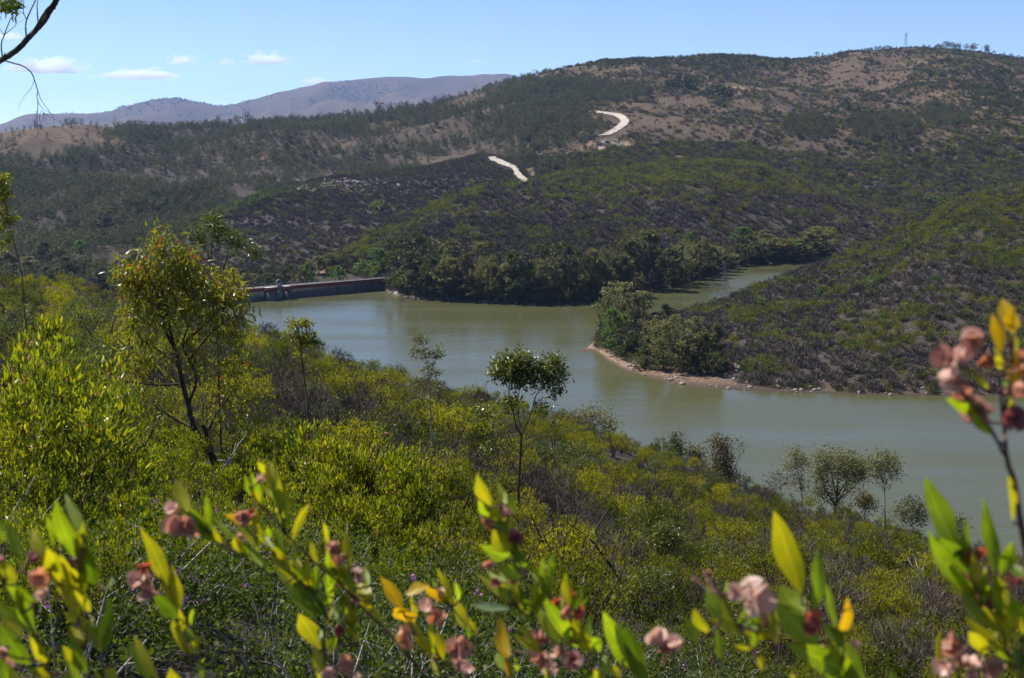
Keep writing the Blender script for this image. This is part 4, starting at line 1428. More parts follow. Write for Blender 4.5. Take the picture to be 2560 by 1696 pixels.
# ------------------------------------------------------------------ lone trees on the skyline and slopes
def hill_trees():
    rng = np.random.default_rng(91)
    pr = [speck_proto(400 + i, M_FDARK, 'tree', 240, (0.2, 0.36)) for i in range(4)]
    prb = [speck_proto(410 + i, M_FDARK, 'bush', 240, (0.2, 0.36)) for i in range(3)]
    prl = [speck_proto(420 + i, M_FLIGHT, 'bush', 260, (0.18, 0.34)) for i in range(3)]
    row = [(783, 565, 28), (845, 568, 26), (880, 565, 30), (920, 570, 24), (950, 556, 34), (985, 558, 30), (1008, 545, 44), (1035, 552, 34), (1060, 546, 42), (1098, 543, 44), (1145, 530, 46), (1172, 540, 36), (1200, 546, 32),
           (1245, 560, 22), (1410, 540, 24), (1470, 528, 28), (1525, 524, 26), (1605, 512, 26), (1640, 508, 26), (1690, 500, 26), (1755, 478, 44), (1802, 482, 34), (1875, 474, 24), (1910, 474, 24), (2010, 454, 30), (2042, 458, 26),
           (612, 578, 22), (645, 580, 18), (1290, 562, 18), (1560, 520, 22), (1840, 480, 22), (1960, 466, 22)]
    for i, (x, y, h) in enumerate(sorted(row)):
        xd, yd = x * 0.5, y * 0.5
        b = hit(xd, yd + h * 0.5, 1100)
        top = CAMZ + float(ray(xd, yd)[1]) * b[1]
        hg = max(top - b[2], 4)
        o = link('skyline_tree', pr[int(rng.integers(0, 4))], None, (b[0], b[1], b[2] - 0.4))
        s = hg / 2.3
        o.scale = (s, s, s); o.rotation_euler = (0, 0, rng.uniform(0, 6.28))
        tag(o, 'small dark tree on the long wooded skyline, {}from the left'.format(ordn(i)), 'tree', 'trees on the wooded skyline')
    top = [(370, 282, 42), (400, 292, 26), (435, 298, 24), (480, 288, 28), (505, 290, 22), (530, 278, 28), (565, 272, 28), (590, 266, 30), (615, 268, 26), (640, 262, 28), (680, 254, 34), (710, 262, 26), (730, 252, 34), (765, 256, 28), (790, 248, 38), (820, 246, 38), (850, 252, 26),
           (912, 250, 26), (955, 254, 20), (985, 256, 18), (1125, 246, 26), (1140, 252, 18), (1232, 236, 20), (1290, 238, 16), (1360, 234, 24), (1388, 232, 24), (1412, 230, 26), (1430, 236, 18), (1475, 208, 42), (1520, 212, 40), (1550, 222, 32), (1578, 218, 34), (1636, 224, 42), (1716, 238, 36), (1775, 240, 40),
           (1805, 234, 56), (1930, 240, 84), (1960, 270, 60), (2026, 306, 20), (2082, 334, 28), (2132, 330, 38), (2215, 336, 42), (2245, 352, 36), (2296, 354, 34), (2330, 360, 40), (625, 368, 72), (895, 300, 36), (10, 318, 30), (70, 328, 26)]
    for i, (x, y, h) in enumerate(sorted(top)):
        xd, yd = KH(x, y)
        b = hit(*KH(x, y + h), 1500)
        if b[1] > 2150:
            b[:2] *= 2010 / b[1]; b[2] = gz(b[0], b[1])
        tp = CAMZ + float(ray(xd, yd)[1]) * b[1]
        hg = max(tp - b[2], 3.0)
        o = link('hilltop_tree', pr[int(rng.integers(0, 4))], None, (b[0], b[1], b[2] - 0.4))
        s = hg / 2.3
        o.scale = (s * 1.25, s * 1.25, s); o.rotation_euler = (0, 0, rng.uniform(0, 6.28))
        tag(o, 'small dark tree on the right-hand grassy hilltop, {}from the left'.format(ordn(i)), 'tree', 'trees on the grassy hilltop')
    # rounded dark bushes that stand out on the back slope, bright ones on the spurs
    dots = [(1575, 186, 50), (1600, 194, 45), (1648, 206, 55), (1670, 210, 35), (1672, 240, 22), (1555, 192, 36), (1980, 205, 30), (1740, 325, 30), (1760, 395, 38), (2030, 395, 30), (1985, 250, 40), (2010, 258, 48), (1960, 245, 36), (2190, 135, 30), (1950, 232, 30), (1880, 280, 26), (1795, 300, 24),
            (2210, 400, 30), (2060, 410, 26), (1660, 235, 20), (1850, 310, 28), (1770, 250, 26), (1210, 150, 20), (1300, 165, 20), (2320, 160, 30)]
    for i, (x, y, d) in enumerate(sorted(dots)):
        b = hit(x, y + d * 0.3, 500)
        s = d * SD / FPX * b[1] * 0.5
        o = link('round_bush', prb[i % 3], None, (b[0], b[1], b[2] - 0.3))
        o.scale = (s, s, s * 0.9); o.rotation_euler = (0, 0, i)
        tag(o, 'dark rounded bush standing out on the tan back hill, {}from the left'.format(ordn(i)), 'bush', 'dark bushes on the tan hill')
    lights = [(870, 470, 44), (850, 452, 30), (930, 490, 30), (550, 465, 36), (585, 462, 40), (615, 450, 36), (505, 480, 26), (475, 495, 26), (1035, 448, 40), (1100, 540, 44), (860, 530, 30), (1640, 455, 40), (1240, 545, 26), (2150, 455, 40), (2180, 462, 40), (1070, 520, 34), (240, 500, 30), (1370, 425, 26), (2030, 640, 50), (1900, 665, 46), (1760, 690, 40), (2230, 520, 50), (2100, 560, 46), (2300, 580, 40), (1840, 760, 30),
              (1960, 700, 40), (2160, 640, 38), (2330, 660, 34), (2060, 770, 34), (1740, 790, 30)]
    for i, (x, y, d) in enumerate(sorted(lights)):
        b = hit(x, y + d * 0.35, 280)
        s = d * SD / FPX * b[1] * 0.5
        o = link('green_bush', prl[i % 3], None, (b[0], b[1], b[2] - 0.3))
        o.scale = (s, s, s * 0.85); o.rotation_euler = (0, 0, i)
        tag(o, 'light green bush brightening the grey scrub across the water, {}from the left'.format(ordn(i)), 'bush', 'light green bushes across the water')


hill_trees()

# ================================================================== THE NEAR SLOPE
def seg3(K, pts, Y, rng=None, jit=0.0):
    """Picture polyline -> points at about distance Y."""
    out = []
    for i, p in enumerate(pts):
        y = Y + (p[2] if len(p) > 2 else 0.0)
        if rng is not None and i > 0 and len(p) == 2:
            y += rng.uniform(-jit, jit)
        out.append(pt(*K(p[0], p[1]), y))
    return np.array(out)


def px_m(K, w, Y):
    return (K(w, 0)[0] - K(0, 0)[0]) * SD / FPX * Y


def picture_tree(name, label, K, Y, limbs, blobs, leafm, seed, leaf, twig_r=0.006, wood=BARK, group=None, cat='tree', depth=1.0, base=None, extra=None, sides=7):
    """A tree drawn from the photograph at its own distance and size.
    limbs: (points, width0 px, width1 px); blobs: (x, y, rx, ry, n, [depth shift])"""
    rng = np.random.default_rng(seed)
    if Y is None:
        x0, y0 = limbs[0][0][0]
        Y = hit(*K(x0, y0), 5.0)[1]
    L3 = []
    for pts, w0, w1 in limbs:
        p = seg3(K, pts, Y, rng, px_m(K, 40, Y) * depth)
        L3.append((p, px_m(K, w0, Y) / 2, px_m(K, w1, Y) / 2))
    # join each later limb to the nearest point of the limbs before it
    allp = spline(L3[0][0], 60)
    for i in range(1, len(L3)):
        p = L3[i][0]
        j = np.argmin(np.linalg.norm((allp - p[0]) * np.array([1, .35, 1]), axis=1))
        dy = allp[j] - p[0]
        p = p + dy * np.linspace(1, 0, len(p))[:, None]
        L3[i] = (p, L3[i][1], L3[i][2])
        allp = np.concatenate([allp, spline(p, 40)])
    foot = L3[0][0][0].copy()
    g = gz(foot[0], foot[1])
    if foot[2] > g:                                 # carry the trunk down to the ground
        p = np.vstack([[foot[0], foot[1], g - 0.15], L3[0][0]])
        L3[0] = (p, L3[0][1] * 1.1, L3[0][2])
    origin = np.array([foot[0], foot[1], g])
    B3 = []
    for b in blobs:
        x, y, rx, ry, n = b[:5]
        dd = b[5] if len(b) > 5 else rng.uniform(-0.4, 0.4) * px_m(K, rx, Y)
        c = pt(*K(x, y), Y + dd)
        B3.append((c - origin, (px_m(K, rx, Y), px_m(K, (rx + ry) / 2, Y) * depth, px_m(K, ry, Y)), n))
    L3 = [(p - origin, a, b) for p, a, b in L3]
    step = px_m(K, 25, Y)
    tb, A, O, M = grow(L3, B3, rng, twig_r, step, sides, 4, 0.1)
    root = empty(name, origin)
    tag(root, label, cat, group)
    link('trunk', tb.mesh(name + '_trunk', [wood]), root)
    if len(A):
        V, F = dress(A, O, M, rng, **leaf)
        link('crown', np_mesh(name + '_crown', V, F, [leafm]), root)
        if extra:
            m2, n2, nm = extra
            k = rng.integers(0, len(A), n2)
            lf = dict(leaf); lf['n'] = 3
            V, F = dress(A[k], O[k], M[k], rng, **lf)
            link(nm, np_mesh(name + '_' + nm, V, F, [m2]), root)
    return root


picture_tree('eucalyptus_tree', 'big leaning young eucalyptus with glossy drooping leaves, some red, among yellow green shrubs', K6, 19.0,
             [([(775, 1500), (740, 1400), (700, 1320), (660, 1270), (620, 1190), (590, 1080), (565, 980), (540, 870), (520, 780), (500, 700), (470, 560), (440, 400)], 46, 8),
              ([(735, 1400), (700, 1300), (685, 1210), (668, 1185)], 36, 24),
              ([(590, 1080), (635, 940), (600, 840), (560, 750), (590, 640), (620, 500), (600, 380)], 19, 5),
              ([(690, 1230), (740, 1130), (800, 1050), (850, 950), (870, 850)], 16, 5), ([(620, 1190), (540, 1160), (480, 1125), (420, 1090), (395, 1040)], 18, 6),
              ([(565, 970), (480, 970), (380, 965), (240, 945)], 16, 5), ([(520, 780), (470, 680), (440, 560), (400, 430), (350, 330)], 20, 5), ([(560, 750), (680, 640), (760, 560), (840, 470)], 18, 5),
              ([(545, 860), (440, 780), (360, 730), (320, 690)], 12, 4), ([(600, 830), (700, 700), (790, 620), (850, 590)], 14, 4)],
             [(320, 330, 110, 110, 26), (250, 370, 60, 90, 12), (470, 260, 130, 95, 32), (440, 160, 60, 60, 7), (600, 370, 150, 120, 36), (750, 420, 120, 110, 28), (850, 520, 80, 90, 16), (400, 450, 160, 100, 32), (640, 530, 160, 100, 32),
              (310, 600, 90, 70, 14), (480, 570, 130, 70, 18), (780, 620, 110, 80, 16), (340, 700, 70, 80, 9), (850, 720, 70, 90, 9), (240, 850, 110, 90, 16), (250, 1050, 110, 140, 18), (720, 880, 120, 110, 18), (880, 1000, 120, 130, 18), (330, 480, 120, 100, 18), (540, 330, 110, 80, 14),
              (980, 1110, 100, 110, 12), (450, 830, 100, 80, 8), (780, 1090, 100, 70, 8), (640, 720, 100, 80, 9)],
             M_EUC, 501, dict(n=18, L=(0.085, 0.15), W=0.2, spread=0.085, out=0.35, rnd=0.55, droop=0.75, templ=T_LANCE, along=0.75), twig_r=0.007, extra=(M_EUCRED, 95, 'red_leaves'))

picture_tree('eucalyptus_sapling', 'slender dark sapling with forked trunk and round crown in front of the water', K8, None,
             [([(365, 1500), (345, 1280), (325, 1040), (335, 850), (345, 640)], 24, 17), ([(345, 645), (310, 570), (285, 470), (265, 360), (245, 290), (190, 240)], 11, 4), ([(285, 470), (325, 350), (340, 240), (330, 160)], 8, 3),
              ([(345, 645), (390, 550), (430, 430), (445, 370), (490, 300), (520, 200)], 11, 4), ([(430, 430), (480, 390), (560, 360)], 6, 3), ([(345, 640), (328, 520), (320, 380), (300, 230)], 6, 3),
              ([(335, 780), (270, 720), (200, 640), (110, 530)], 7, 2), ([(325, 900), (240, 805), (150, 740)], 6, 2), ([(320, 1040), (230, 950), (180, 900)], 6, 2), ([(460, 340), (540, 240), (590, 200)], 6, 3)],
             [(215, 130, 70, 45, 20), (330, 120, 95, 50, 28), (250, 200, 95, 55, 24), (350, 230, 90, 60, 22), (400, 150, 60, 50, 12), (540, 150, 85, 55, 26), (590, 230, 65, 50, 18), (480, 240, 60, 55, 14), (595, 325, 35, 25, 6), (510, 430, 40, 16, 4), (160, 210, 30, 40, 4),
              (270, 410, 50, 30, 6), (70, 480, 70, 60, 10), (110, 720, 60, 60, 10), (220, 420, 30, 30, 3)],
             M_EUCD, 502, dict(n=27, L=(0.07, 0.13), W=0.36, spread=0.095, out=0.5, rnd=0.7, droop=0.2, templ=T_LANCE, along=0.6), twig_r=0.01, wood=BARK)

picture_tree('thin_eucalyptus', 'thin dark eucalyptus with sparse orange tinged leaf tufts at the left edge', K7, 25.0,
             [([(275, 1400), (240, 1150), (200, 950), (140, 730), (80, 500), (40, 250), (20, 60)], 20, 6), ([(140, 730), (180, 600), (150, 530)], 6, 3), ([(200, 950), (140, 850), (110, 760)], 6, 3), ([(60, 400), (20, 330), (-40, 250)], 6, 3)],
             [(40, 90, 70, 45, 16), (10, 260, 70, 60, 14), (30, 470, 50, 40, 8), (140, 545, 40, 40, 6), (90, 600, 40, 30, 4), (-40, 160, 60, 80, 12), (-30, 420, 60, 60, 8), (-10, 640, 60, 70, 12), (120, 760, 50, 50, 6), (-20, 850, 80, 90, 14), (60, 330, 40, 40, 5)],
             M_EUC, 503, dict(n=14, L=(0.07, 0.12), W=0.24, spread=0.05, out=0.5, rnd=0.6, droop=0.4, templ=T_LANCE))

picture_tree('open_eucalyptus', 'open spreading eucalyptus with sparse leaf tufts behind the big leaning tree', K6, 23.0,
             [([(745, 620), (740, 420), (715, 300), (680, 220), (640, 150)], 16, 5), ([(740, 430), (790, 300), (810, 200), (790, 130)], 10, 4), ([(740, 420), (830, 330), (900, 290), (960, 240)], 8, 4), ([(715, 300), (720, 180), (725, 70)], 8, 3)],
             [(690, 110, 80, 32, 22), (725, 50, 45, 22, 10), (800, 150, 90, 40, 24), (620, 145, 50, 28, 10), (950, 235, 48, 36, 14), (860, 180, 55, 35, 12), (760, 90, 50, 30, 8), (650, 190, 30, 20, 4)],
             M_EUCD, 504, dict(n=12, L=(0.07, 0.12), W=0.26, spread=0.06, out=0.5, rnd=0.6, droop=0.15, templ=T_LANCE))

picture_tree('slim_sapling', 'slim sapling with a green tuft on a bare dark stem beside the big leaning eucalyptus', lambda x, y: (x, y), 27.0,
             [([(712, 965), (705, 890), (697, 820), (690, 760), (688, 740)], 6, 2), ([(697, 820), (712, 800), (728, 790)], 2, 1), ([(697, 815), (678, 790), (668, 770)], 2, 1)],
             [(690, 750, 26, 14, 22), (672, 768, 14, 12, 9), (716, 780, 20, 12, 14), (695, 785, 25, 14, 14), (730, 797, 12, 8, 5), (690, 815, 12, 8, 3)],
             M_EUC, 505, dict(n=15, L=(0.07, 0.11), W=0.32, spread=0.04, out=0.5, rnd=0.7, droop=0.1, templ=T_LANCE))

picture_tree('pale_sapling', 'pale thin eucalyptus with silvery sparse leaves at the waterline of the near slope', lambda x, y: (x, y), 42.0,
             [([(997, 985), (994, 930), (990, 870), (984, 820), (973, 785)], 5, 1.5), ([(990, 870), (1004, 840), (1012, 812)], 2.5, 1), ([(994, 920), (972, 890), (962, 870)], 2, 1), ([(993, 910), (1015, 890)], 2, 1)],
             [(972, 785, 15, 14, 14), (962, 815, 14, 14, 10), (990, 820, 16, 16, 12), (1010, 815, 12, 20, 12), (1005, 850, 16, 16, 8), (985, 862, 16, 20, 10), (1005, 890, 30, 18, 18), (970, 900, 22, 22, 10), (1015, 910, 20, 18, 10)],
             M_GUMP, 506, dict(n=16, L=(0.08, 0.13), W=0.3, spread=0.06, out=0.4, rnd=0.7, droop=0.3), wood=BARK_GREY)


def g(y):
    return y


def water_edge_trees():
    ID = KB
    dl = dict(n=30, L=(0.15, 0.3), W=0.34, spread=0.34, out=0.45, rnd=0.7, droop=0.15)
    sm = dict(n=26, L=(0.14, 0.28), W=0.34, spread=0.3, out=0.45, rnd=0.7, droop=0.15)
    G = 'small trees along the water side of the near slope'
    picture_tree('broad_eucalyptus', 'broad bushy eucalyptus with many fanning limbs against the water', ID, 104.0,
                 [([(1495, 795), (1500, 740), (1505, 690), (1510, 600)], 12, 5), ([(1497, 770), (1540, 690), (1580, 610)], 9, 4), ([(1495, 770), (1450, 700), (1420, 620)], 9, 4), ([(1500, 740), (1480, 650), (1470, 560)], 7, 4), ([(1500, 740), (1550, 650), (1560, 570)], 7, 4), ([(1495, 775), (1440, 740), (1400, 700)], 6, 3), ([(1500, 760), (1570, 700), (1620, 640)], 6, 3)],
                 [(1500, 550, 100, 36, 46), (1440, 595, 65, 34, 28), (1570, 590, 62, 36, 28), (1420, 640, 50, 32, 16), (1600, 625, 42, 30, 14), (1510, 620, 80, 36, 26), (1450, 700, 50, 30, 16), (1540, 690, 50, 36, 12), (1490, 740, 40, 26, 8), (1420, 720, 30, 22, 6)],
                 M_GUMP, 511, dl, 0.035, BARK, G)
    picture_tree('thin_eucalyptus', 'thin upright eucalyptus left of the broad bushy one against the water', ID, 106.0, [([(1342, 750), (1330, 660), (1318, 600), (1312, 540)], 5, 2), ([(1320, 610), (1290, 595), (1272, 585)], 3, 1.5), ([(1330, 670), (1350, 650)], 3, 1.5), ([(1318, 600), (1345, 560)], 3, 1.5)],
                 [(1320, 535, 36, 18, 16), (1345, 560, 22, 18, 9), (1280, 585, 26, 14, 9), (1305, 575, 28, 14, 7), (1335, 600, 20, 14, 6), (1320, 655, 26, 20, 10), (1345, 680, 18, 14, 5)], M_GUMP, 512, sm, 0.025, BARK, G)
    picture_tree('tall_eucalyptus', 'tall thin eucalyptus with airy crown standing to the right against the water', ID, 100.0, [([(1726, 885), (1724, 800), (1722, 700), (1712, 650), (1690, 590)], 7, 3), ([(1722, 700), (1740, 630), (1760, 570)], 4, 2), ([(1722, 690), (1680, 650), (1660, 640)], 3, 1.5), ([(1716, 660), (1718, 590), (1720, 545)], 3, 1.5)],
                 [(1690, 560, 40, 26, 18), (1725, 545, 36, 18, 14), (1770, 570, 30, 24, 14), (1680, 600, 26, 20, 9), (1760, 610, 26, 18, 7), (1720, 600, 40, 24, 12), (1690, 645, 36, 14, 7), (1735, 660, 20, 12, 4)], M_GUMP, 513, sm, 0.025, BARK_GREY, G)
    picture_tree('small_eucalyptus', 'small slim eucalyptus just right of the broad bushy one', ID, 103.0, [([(1632, 800), (1628, 720), (1622, 650), (1618, 590)], 4, 1.5)], [(1615, 580, 28, 22, 14), (1625, 620, 22, 20, 8), (1600, 610, 18, 14, 5)], M_GUMP, 514, sm, 0.02, BARK, G)
    picture_tree('round_tree', 'small rounded brownish green tree under the broad eucalyptus by the water', ID, 100.0, [([(1632, 800), (1634, 770), (1640, 740)], 6, 3)], [(1625, 740, 34, 22, 22), (1655, 760, 26, 20, 14), (1610, 762, 20, 14, 8)], M_BROWNL, 515, sm, 0.02, BARK, G)
    picture_tree('brown_tree', 'brown leaved columnar tree at the water side of the near slope', ID, 100.0, [([(1012, 680), (1000, 620), (980, 560), (965, 480)], 7, 2), ([(1000, 620), (1030, 600)], 3, 2)], [(958, 475, 36, 26, 22), (968, 520, 46, 32, 28), (970, 570, 48, 32, 28), (980, 620, 40, 28, 18), (1025, 625, 26, 26, 12), (945, 600, 28, 22, 9)], M_BROWNL, 516, sm, 0.025, BARK, G)
    picture_tree('bare_sapling', 'bare thin sapling with a wispy top just right of the brown columnar tree', ID, 99.0, [([(1035, 640), (1040, 590), (1052, 530), (1060, 490)], 3.5, 1.5), ([(1045, 560), (1070, 510), (1080, 490)], 2, 1)], [(1060, 482, 26, 11, 10), (1045, 510, 14, 10, 3)], M_BROWNL, 517, dict(sm, n=9), 0.02, BARK_GREY, G)
    picture_tree('narrow_tree', 'narrow dark leafy tree rising over the near slope before the brown tree', ID, 99.0, [([(758, 600), (757, 540), (755, 480)], 5, 2)], [(755, 465, 20, 24, 16), (758, 505, 20, 26, 16), (745, 530, 18, 20, 8)], M_GUMD, 518, sm, 0.02, BARK, G)
    picture_tree('twiggy_tree', 'sparse dry twiggy tree at the left of the thin upright eucalyptus', ID, 102.0, [([(1252, 760), (1245, 700), (1240, 640)], 4, 2), ([(1250, 740), (1210, 690), (1195, 660)], 3, 1.5), ([(1248, 720), (1285, 660), (1300, 630)], 3, 1.5)], [(1235, 640, 60, 24, 22), (1200, 680, 34, 22, 10), (1285, 660, 34, 22, 10)], M_BROWNL, 519, dict(sm, n=10), 0.02, BARK_GREY, G)
    picture_tree('pale_bushy_tree', 'pale feathery bushy tree farthest right on the slope above the water', ID, 98.0, [([(1852, 900), (1848, 840), (1845, 780)], 5, 2), ([(1850, 860), (1810, 810)], 3, 2), ([(1850, 860), (1890, 800)], 3, 2)], [(1850, 765, 55, 22, 24), (1800, 800, 40, 26, 16), (1890, 800, 40, 28, 16), (1850, 830, 60, 30, 18)], M_GUMP, 520, sm, 0.02, BARK_GREY, G)
    picture_tree('leafy_sapling', 'little sapling with one dark tuft over the water at the right', ID, 96.0, [([(2050, 950), (2055, 900), (2062, 850)], 4, 1.5)], [(2065, 850, 22, 20, 14), (2075, 880, 16, 16, 7), (2050, 875, 12, 12, 4)], M_GUMD, 521, sm, 0.02, BARK, G)
    picture_tree('leaning_bush_tree', 'airy olive bushy tree behind the prickly pear at the water side', ID, 96.0, [([(385, 500), (380, 440), (375, 380)], 5, 2), ([(385, 480), (440, 430), (455, 400)], 4, 2), ([(385, 480), (320, 420), (300, 370)], 4, 2)], [(370, 345, 50, 28, 20), (310, 370, 50, 30, 18), (420, 370, 45, 28, 16), (460, 420, 34, 34, 14), (350, 410, 50, 26, 12), (260, 370, 30, 20, 8)], M_GUMP, 522, sm, 0.025, BARK, G)
    picture_tree('pale_small_tree', 'pale wispy small tree between the narrow dark tree and the brown tree', ID, 99.0, [([(862, 600), (858, 550), (852, 515)], 4, 1.5)], [(850, 515, 40, 16, 16), (870, 540, 34, 18, 10), (830, 545, 26, 14, 6)], M_GUMP, 523, sm, 0.02, BARK_GREY, G)
    picture_tree('round_leafy_tree', 'small rounded glossy leaved tree standing in the middle of the near slope', ID, None, [([(712, 1195), (712, 1110), (716, 1020), (720, 920)], 7, 3), ([(713, 1080), (670, 1020), (650, 970)], 4, 2), ([(713, 1070), (760, 1010), (780, 950)], 4, 2)],
                 [(720, 880, 60, 34, 26), (675, 930, 46, 40, 20), (770, 930, 44, 44, 20), (720, 950, 60, 44, 26), (680, 1010, 50, 36, 14), (760, 1010, 46, 40, 14), (720, 1050, 40, 30, 6)], M_EUCD, 524, dict(n=22, L=(0.07, 0.12), W=0.26, spread=0.06, out=0.4, rnd=0.6, droop=0.4, templ=T_LANCE), 0.008, BARK)


water_edge_trees()


# dead sticks
def dead(name, label, K, Y, limbs, wood):
    picture_tree(name, label, K, Y, limbs, [], None, 1, None, wood=wood, cat='dead branch', depth=0.6)


dead('dead_tree', 'dark leafless leaning dead tree in the near slope scrub', K3, None, [([(1460, 1150), (1400, 1070), (1310, 970), (1240, 870), (1190, 790), (1110, 680), (1040, 590), (960, 520), (860, 455)], 40, 7), ([(1310, 970), (1240, 935), (1170, 905), (1080, 850), (1030, 800)], 24, 6), ([(1190, 790), (1200, 700), (1230, 640)], 9, 3), ([(1110, 680), (1060, 660), (1000, 670)], 8, 3), ([(1400, 1070), (1350, 960), (1310, 850)], 12, 4)], BARK)
dead('dead_tree', 'pale leafless dead tree with bent twigs on the right of the near slope', KB, None, [([(1992, 1345), (1965, 1260), (1925, 1160), (1885, 1080), (1860, 1000), (1845, 950)], 9, 3), ([(1925, 1160), (1890, 1120), (1870, 1060)], 5, 2), ([(1885, 1080), (1910, 1030), (1905, 980)], 4, 1.5), ([(1885, 1080), (1850, 1050), (1830, 1010)], 4, 1.5), ([(1965, 1260), (1970, 1150), (1960, 1020), (1955, 980)], 5, 2)], BARK_PALE)
dead('dead_tree', 'short pale broken dead stem left of the bent dead tree', KB, None, [([(1925, 1375), (1900, 1290), (1885, 1215)], 7, 3), ([(1905, 1310), (1880, 1260), (1868, 1230)], 4, 2)], BARK_PALE)
dead('dead_branch', 'white forked dead branch at the foot of the big leaning eucalyptus', K6, 17.8, [([(800, 1520), (770, 1440), (800, 1390), (840, 1330), (860, 1290), (895, 1250), (905, 1210)], 14, 5), ([(790, 1410), (830, 1380), (835, 1330), (850, 1280)], 8, 4), ([(800, 1390), (770, 1378), (750, 1375)], 8, 4), ([(800, 1400), (805, 1340), (800, 1300)], 6, 3), ([(820, 1530), (825, 1440), (835, 1385)], 8, 5)], BARK_PALE)


def prickly_pear(base, s, label):
    m = noisemat('cactus_skin', [(0.04, 0.06, 0.025), (0.09, 0.12, 0.05)], 6, 0.6, 0.3, 0.2)
    rng = np.random.default_rng(int(s * 100))
    root = empty('prickly_pear', base)
    tag(root, label, 'cactus')
    stack = [(np.array([0, 0, -0.1]), np.array([0, 0, 1.0]), 0)]
    th = np.linspace(0, 2 * math.pi, 12, endpoint=False)
    while stack:
        p, d, lv = stack.pop()
        d = unit(d[None])[0]
        side = unit(np.cross(d, rng.normal(size=3))[None])[0]
        nrm = np.cross(side, d)
        L = s * rng.uniform(0.4, 0.5)
        V = []
        for k in (-1, 1):
            for f, w in ((1.0, 0.04), (0.6, 0.075)):
                for t in th:
                    V.append(p + d * (L * 0.5 * (1 - math.cos(t) * f)) + side * (math.sin(t) * L * 0.33 * f) + nrm * k * w * L * (0.5 if f == 1 else 1))
            V.append(p + d * L * 0.5 + nrm * k * 0.08 * L)
        F4 = []; F3 = []
        for k in (0, 1):
            o = k * 25
            for i in range(12):
                j = (i + 1) % 12
                F4.append([o + i, o + j, o + 12 + j, o + 12 + i]); F3.append([o + 12 + i, o + 12 + j, o + 24])
        for i in range(12):
            j = (i + 1) % 12
            F4.append([i, j, 25 + j, 25 + i])
        link('pad', np_mesh('pad', V, [np.array(F4), np.array(F3)], [m], smooth=True), root)
        if lv < 3:
            for _ in range(rng.integers(1, 4) if lv else 4):
                stack.append((p + d * L * rng.uniform(0.75, 0.97) + side * L * rng.uniform(-.2, .2), d + side * rng.uniform(-1, 1) + nrm * rng.uniform(-.7, .7), lv + 1))


for (x, y, Y, s, lab) in ((1288, 985, 88, 0.75, 'dark prickly pear cactus in front of the airy olive tree above the water'), (1702, 1178, 90, 0.6, 'prickly pear cactus on the near slope right of the brown columnar tree'), (2075, 1252, 92, 0.65, 'dark prickly pear cactus below the tall thin eucalyptus')):
    p = pt(x, y, Y)
    prickly_pear((p[0], p[1], gz(p[0], p[1])), s, lab)

# ------------------------------------------------------------------ shrubs of the near slope
LANDMARKS = [('the forked sapling', 1205, 1240), ('the big leaning eucalyptus', 490, 1090), ('the pale thin waterline eucalyptus', 990, 960), ('the slim sapling', 706, 930), ('the round leafy tree', 1545, 1290),
             ('the dark dead tree', 1400, 1370), ('the bent pale dead tree', 2130, 1330), ('the broad waterside eucalyptus', 1930, 1180), ('the brown columnar tree', 1690, 1120), ('the tall thin eucalyptus', 2047, 1220),
             ('the airy olive tree', 1370, 1010), ('the narrow dark tree', 1560, 1060), ('the sparse left edge eucalyptus', 50, 690), ('the farthest right pale tree', 2190, 1260)]


def copies(root_name, protos, locs, scl, rz, pick, parts):
    """Plain copies: an Empty and one child per part mesh."""
    out = []
    for i in range(len(locs)):
        r = empty(root_name, locs[i], rz[i], scl[i])
        for nm, me in zip(parts, protos[pick[i]]):
            if me is not None:
                link(nm, me, r)
        out.append(r)
    return out


def label_by_landmark(roots, desc, cat, group, where='on the near slope'):
    P = np.array([r.location for r in roots])
    xd, yd = proj(P)
    lm = np.array([(a[1], a[2]) for a in LANDMARKS], float)
    d = np.sqrt((xd[:, None] - lm[None, :, 0]) ** 2 + (1.6 * (yd[:, None] - lm[None, :, 1])) ** 2)
    near = np.argmin(d, axis=1)
    cnt = {}
    for i in np.argsort(d.min(axis=1)):
        side = 'left' if xd[i] < lm[near[i], 0] else 'right'
        key = (near[i], side)
        c = cnt.get(key, 0); cnt[key] = c + 1
        tag(roots[i], '%s, %s%s %s of %s' % (desc, ordn(c), 'out to the', side, LANDMARKS[near[i]][0]), cat, group)


SHRUB = [shrub_proto(600 + i, M_SHRUB, lobes=3 + i, n_anchor=78) for i in range(5)]
SHRUBG = [shrub_proto(620 + i, M_SHRUBG, L=(0.05, 0.09), W=0.35, up=0.3) for i in range(2)]
SHRUBY = [shrub_proto(640, M_SHRUBY, L=(0.04, 0.07), up=0.3)]
BROWNB = [shrub_proto(650 + i, M_BROWNL, nleaf=18, L=(0.05, 0.09), W=0.2) for i in range(2)]
BIGB = [shrub_proto(670 + i, M_SHRUBG if i else M_SHRUB, lobes=6, n_anchor=120, nleaf=30, R=1.3, Hh=2.0) for i in range(2)]
BARE = [bare_proto(660 + i) for i in range(4)]


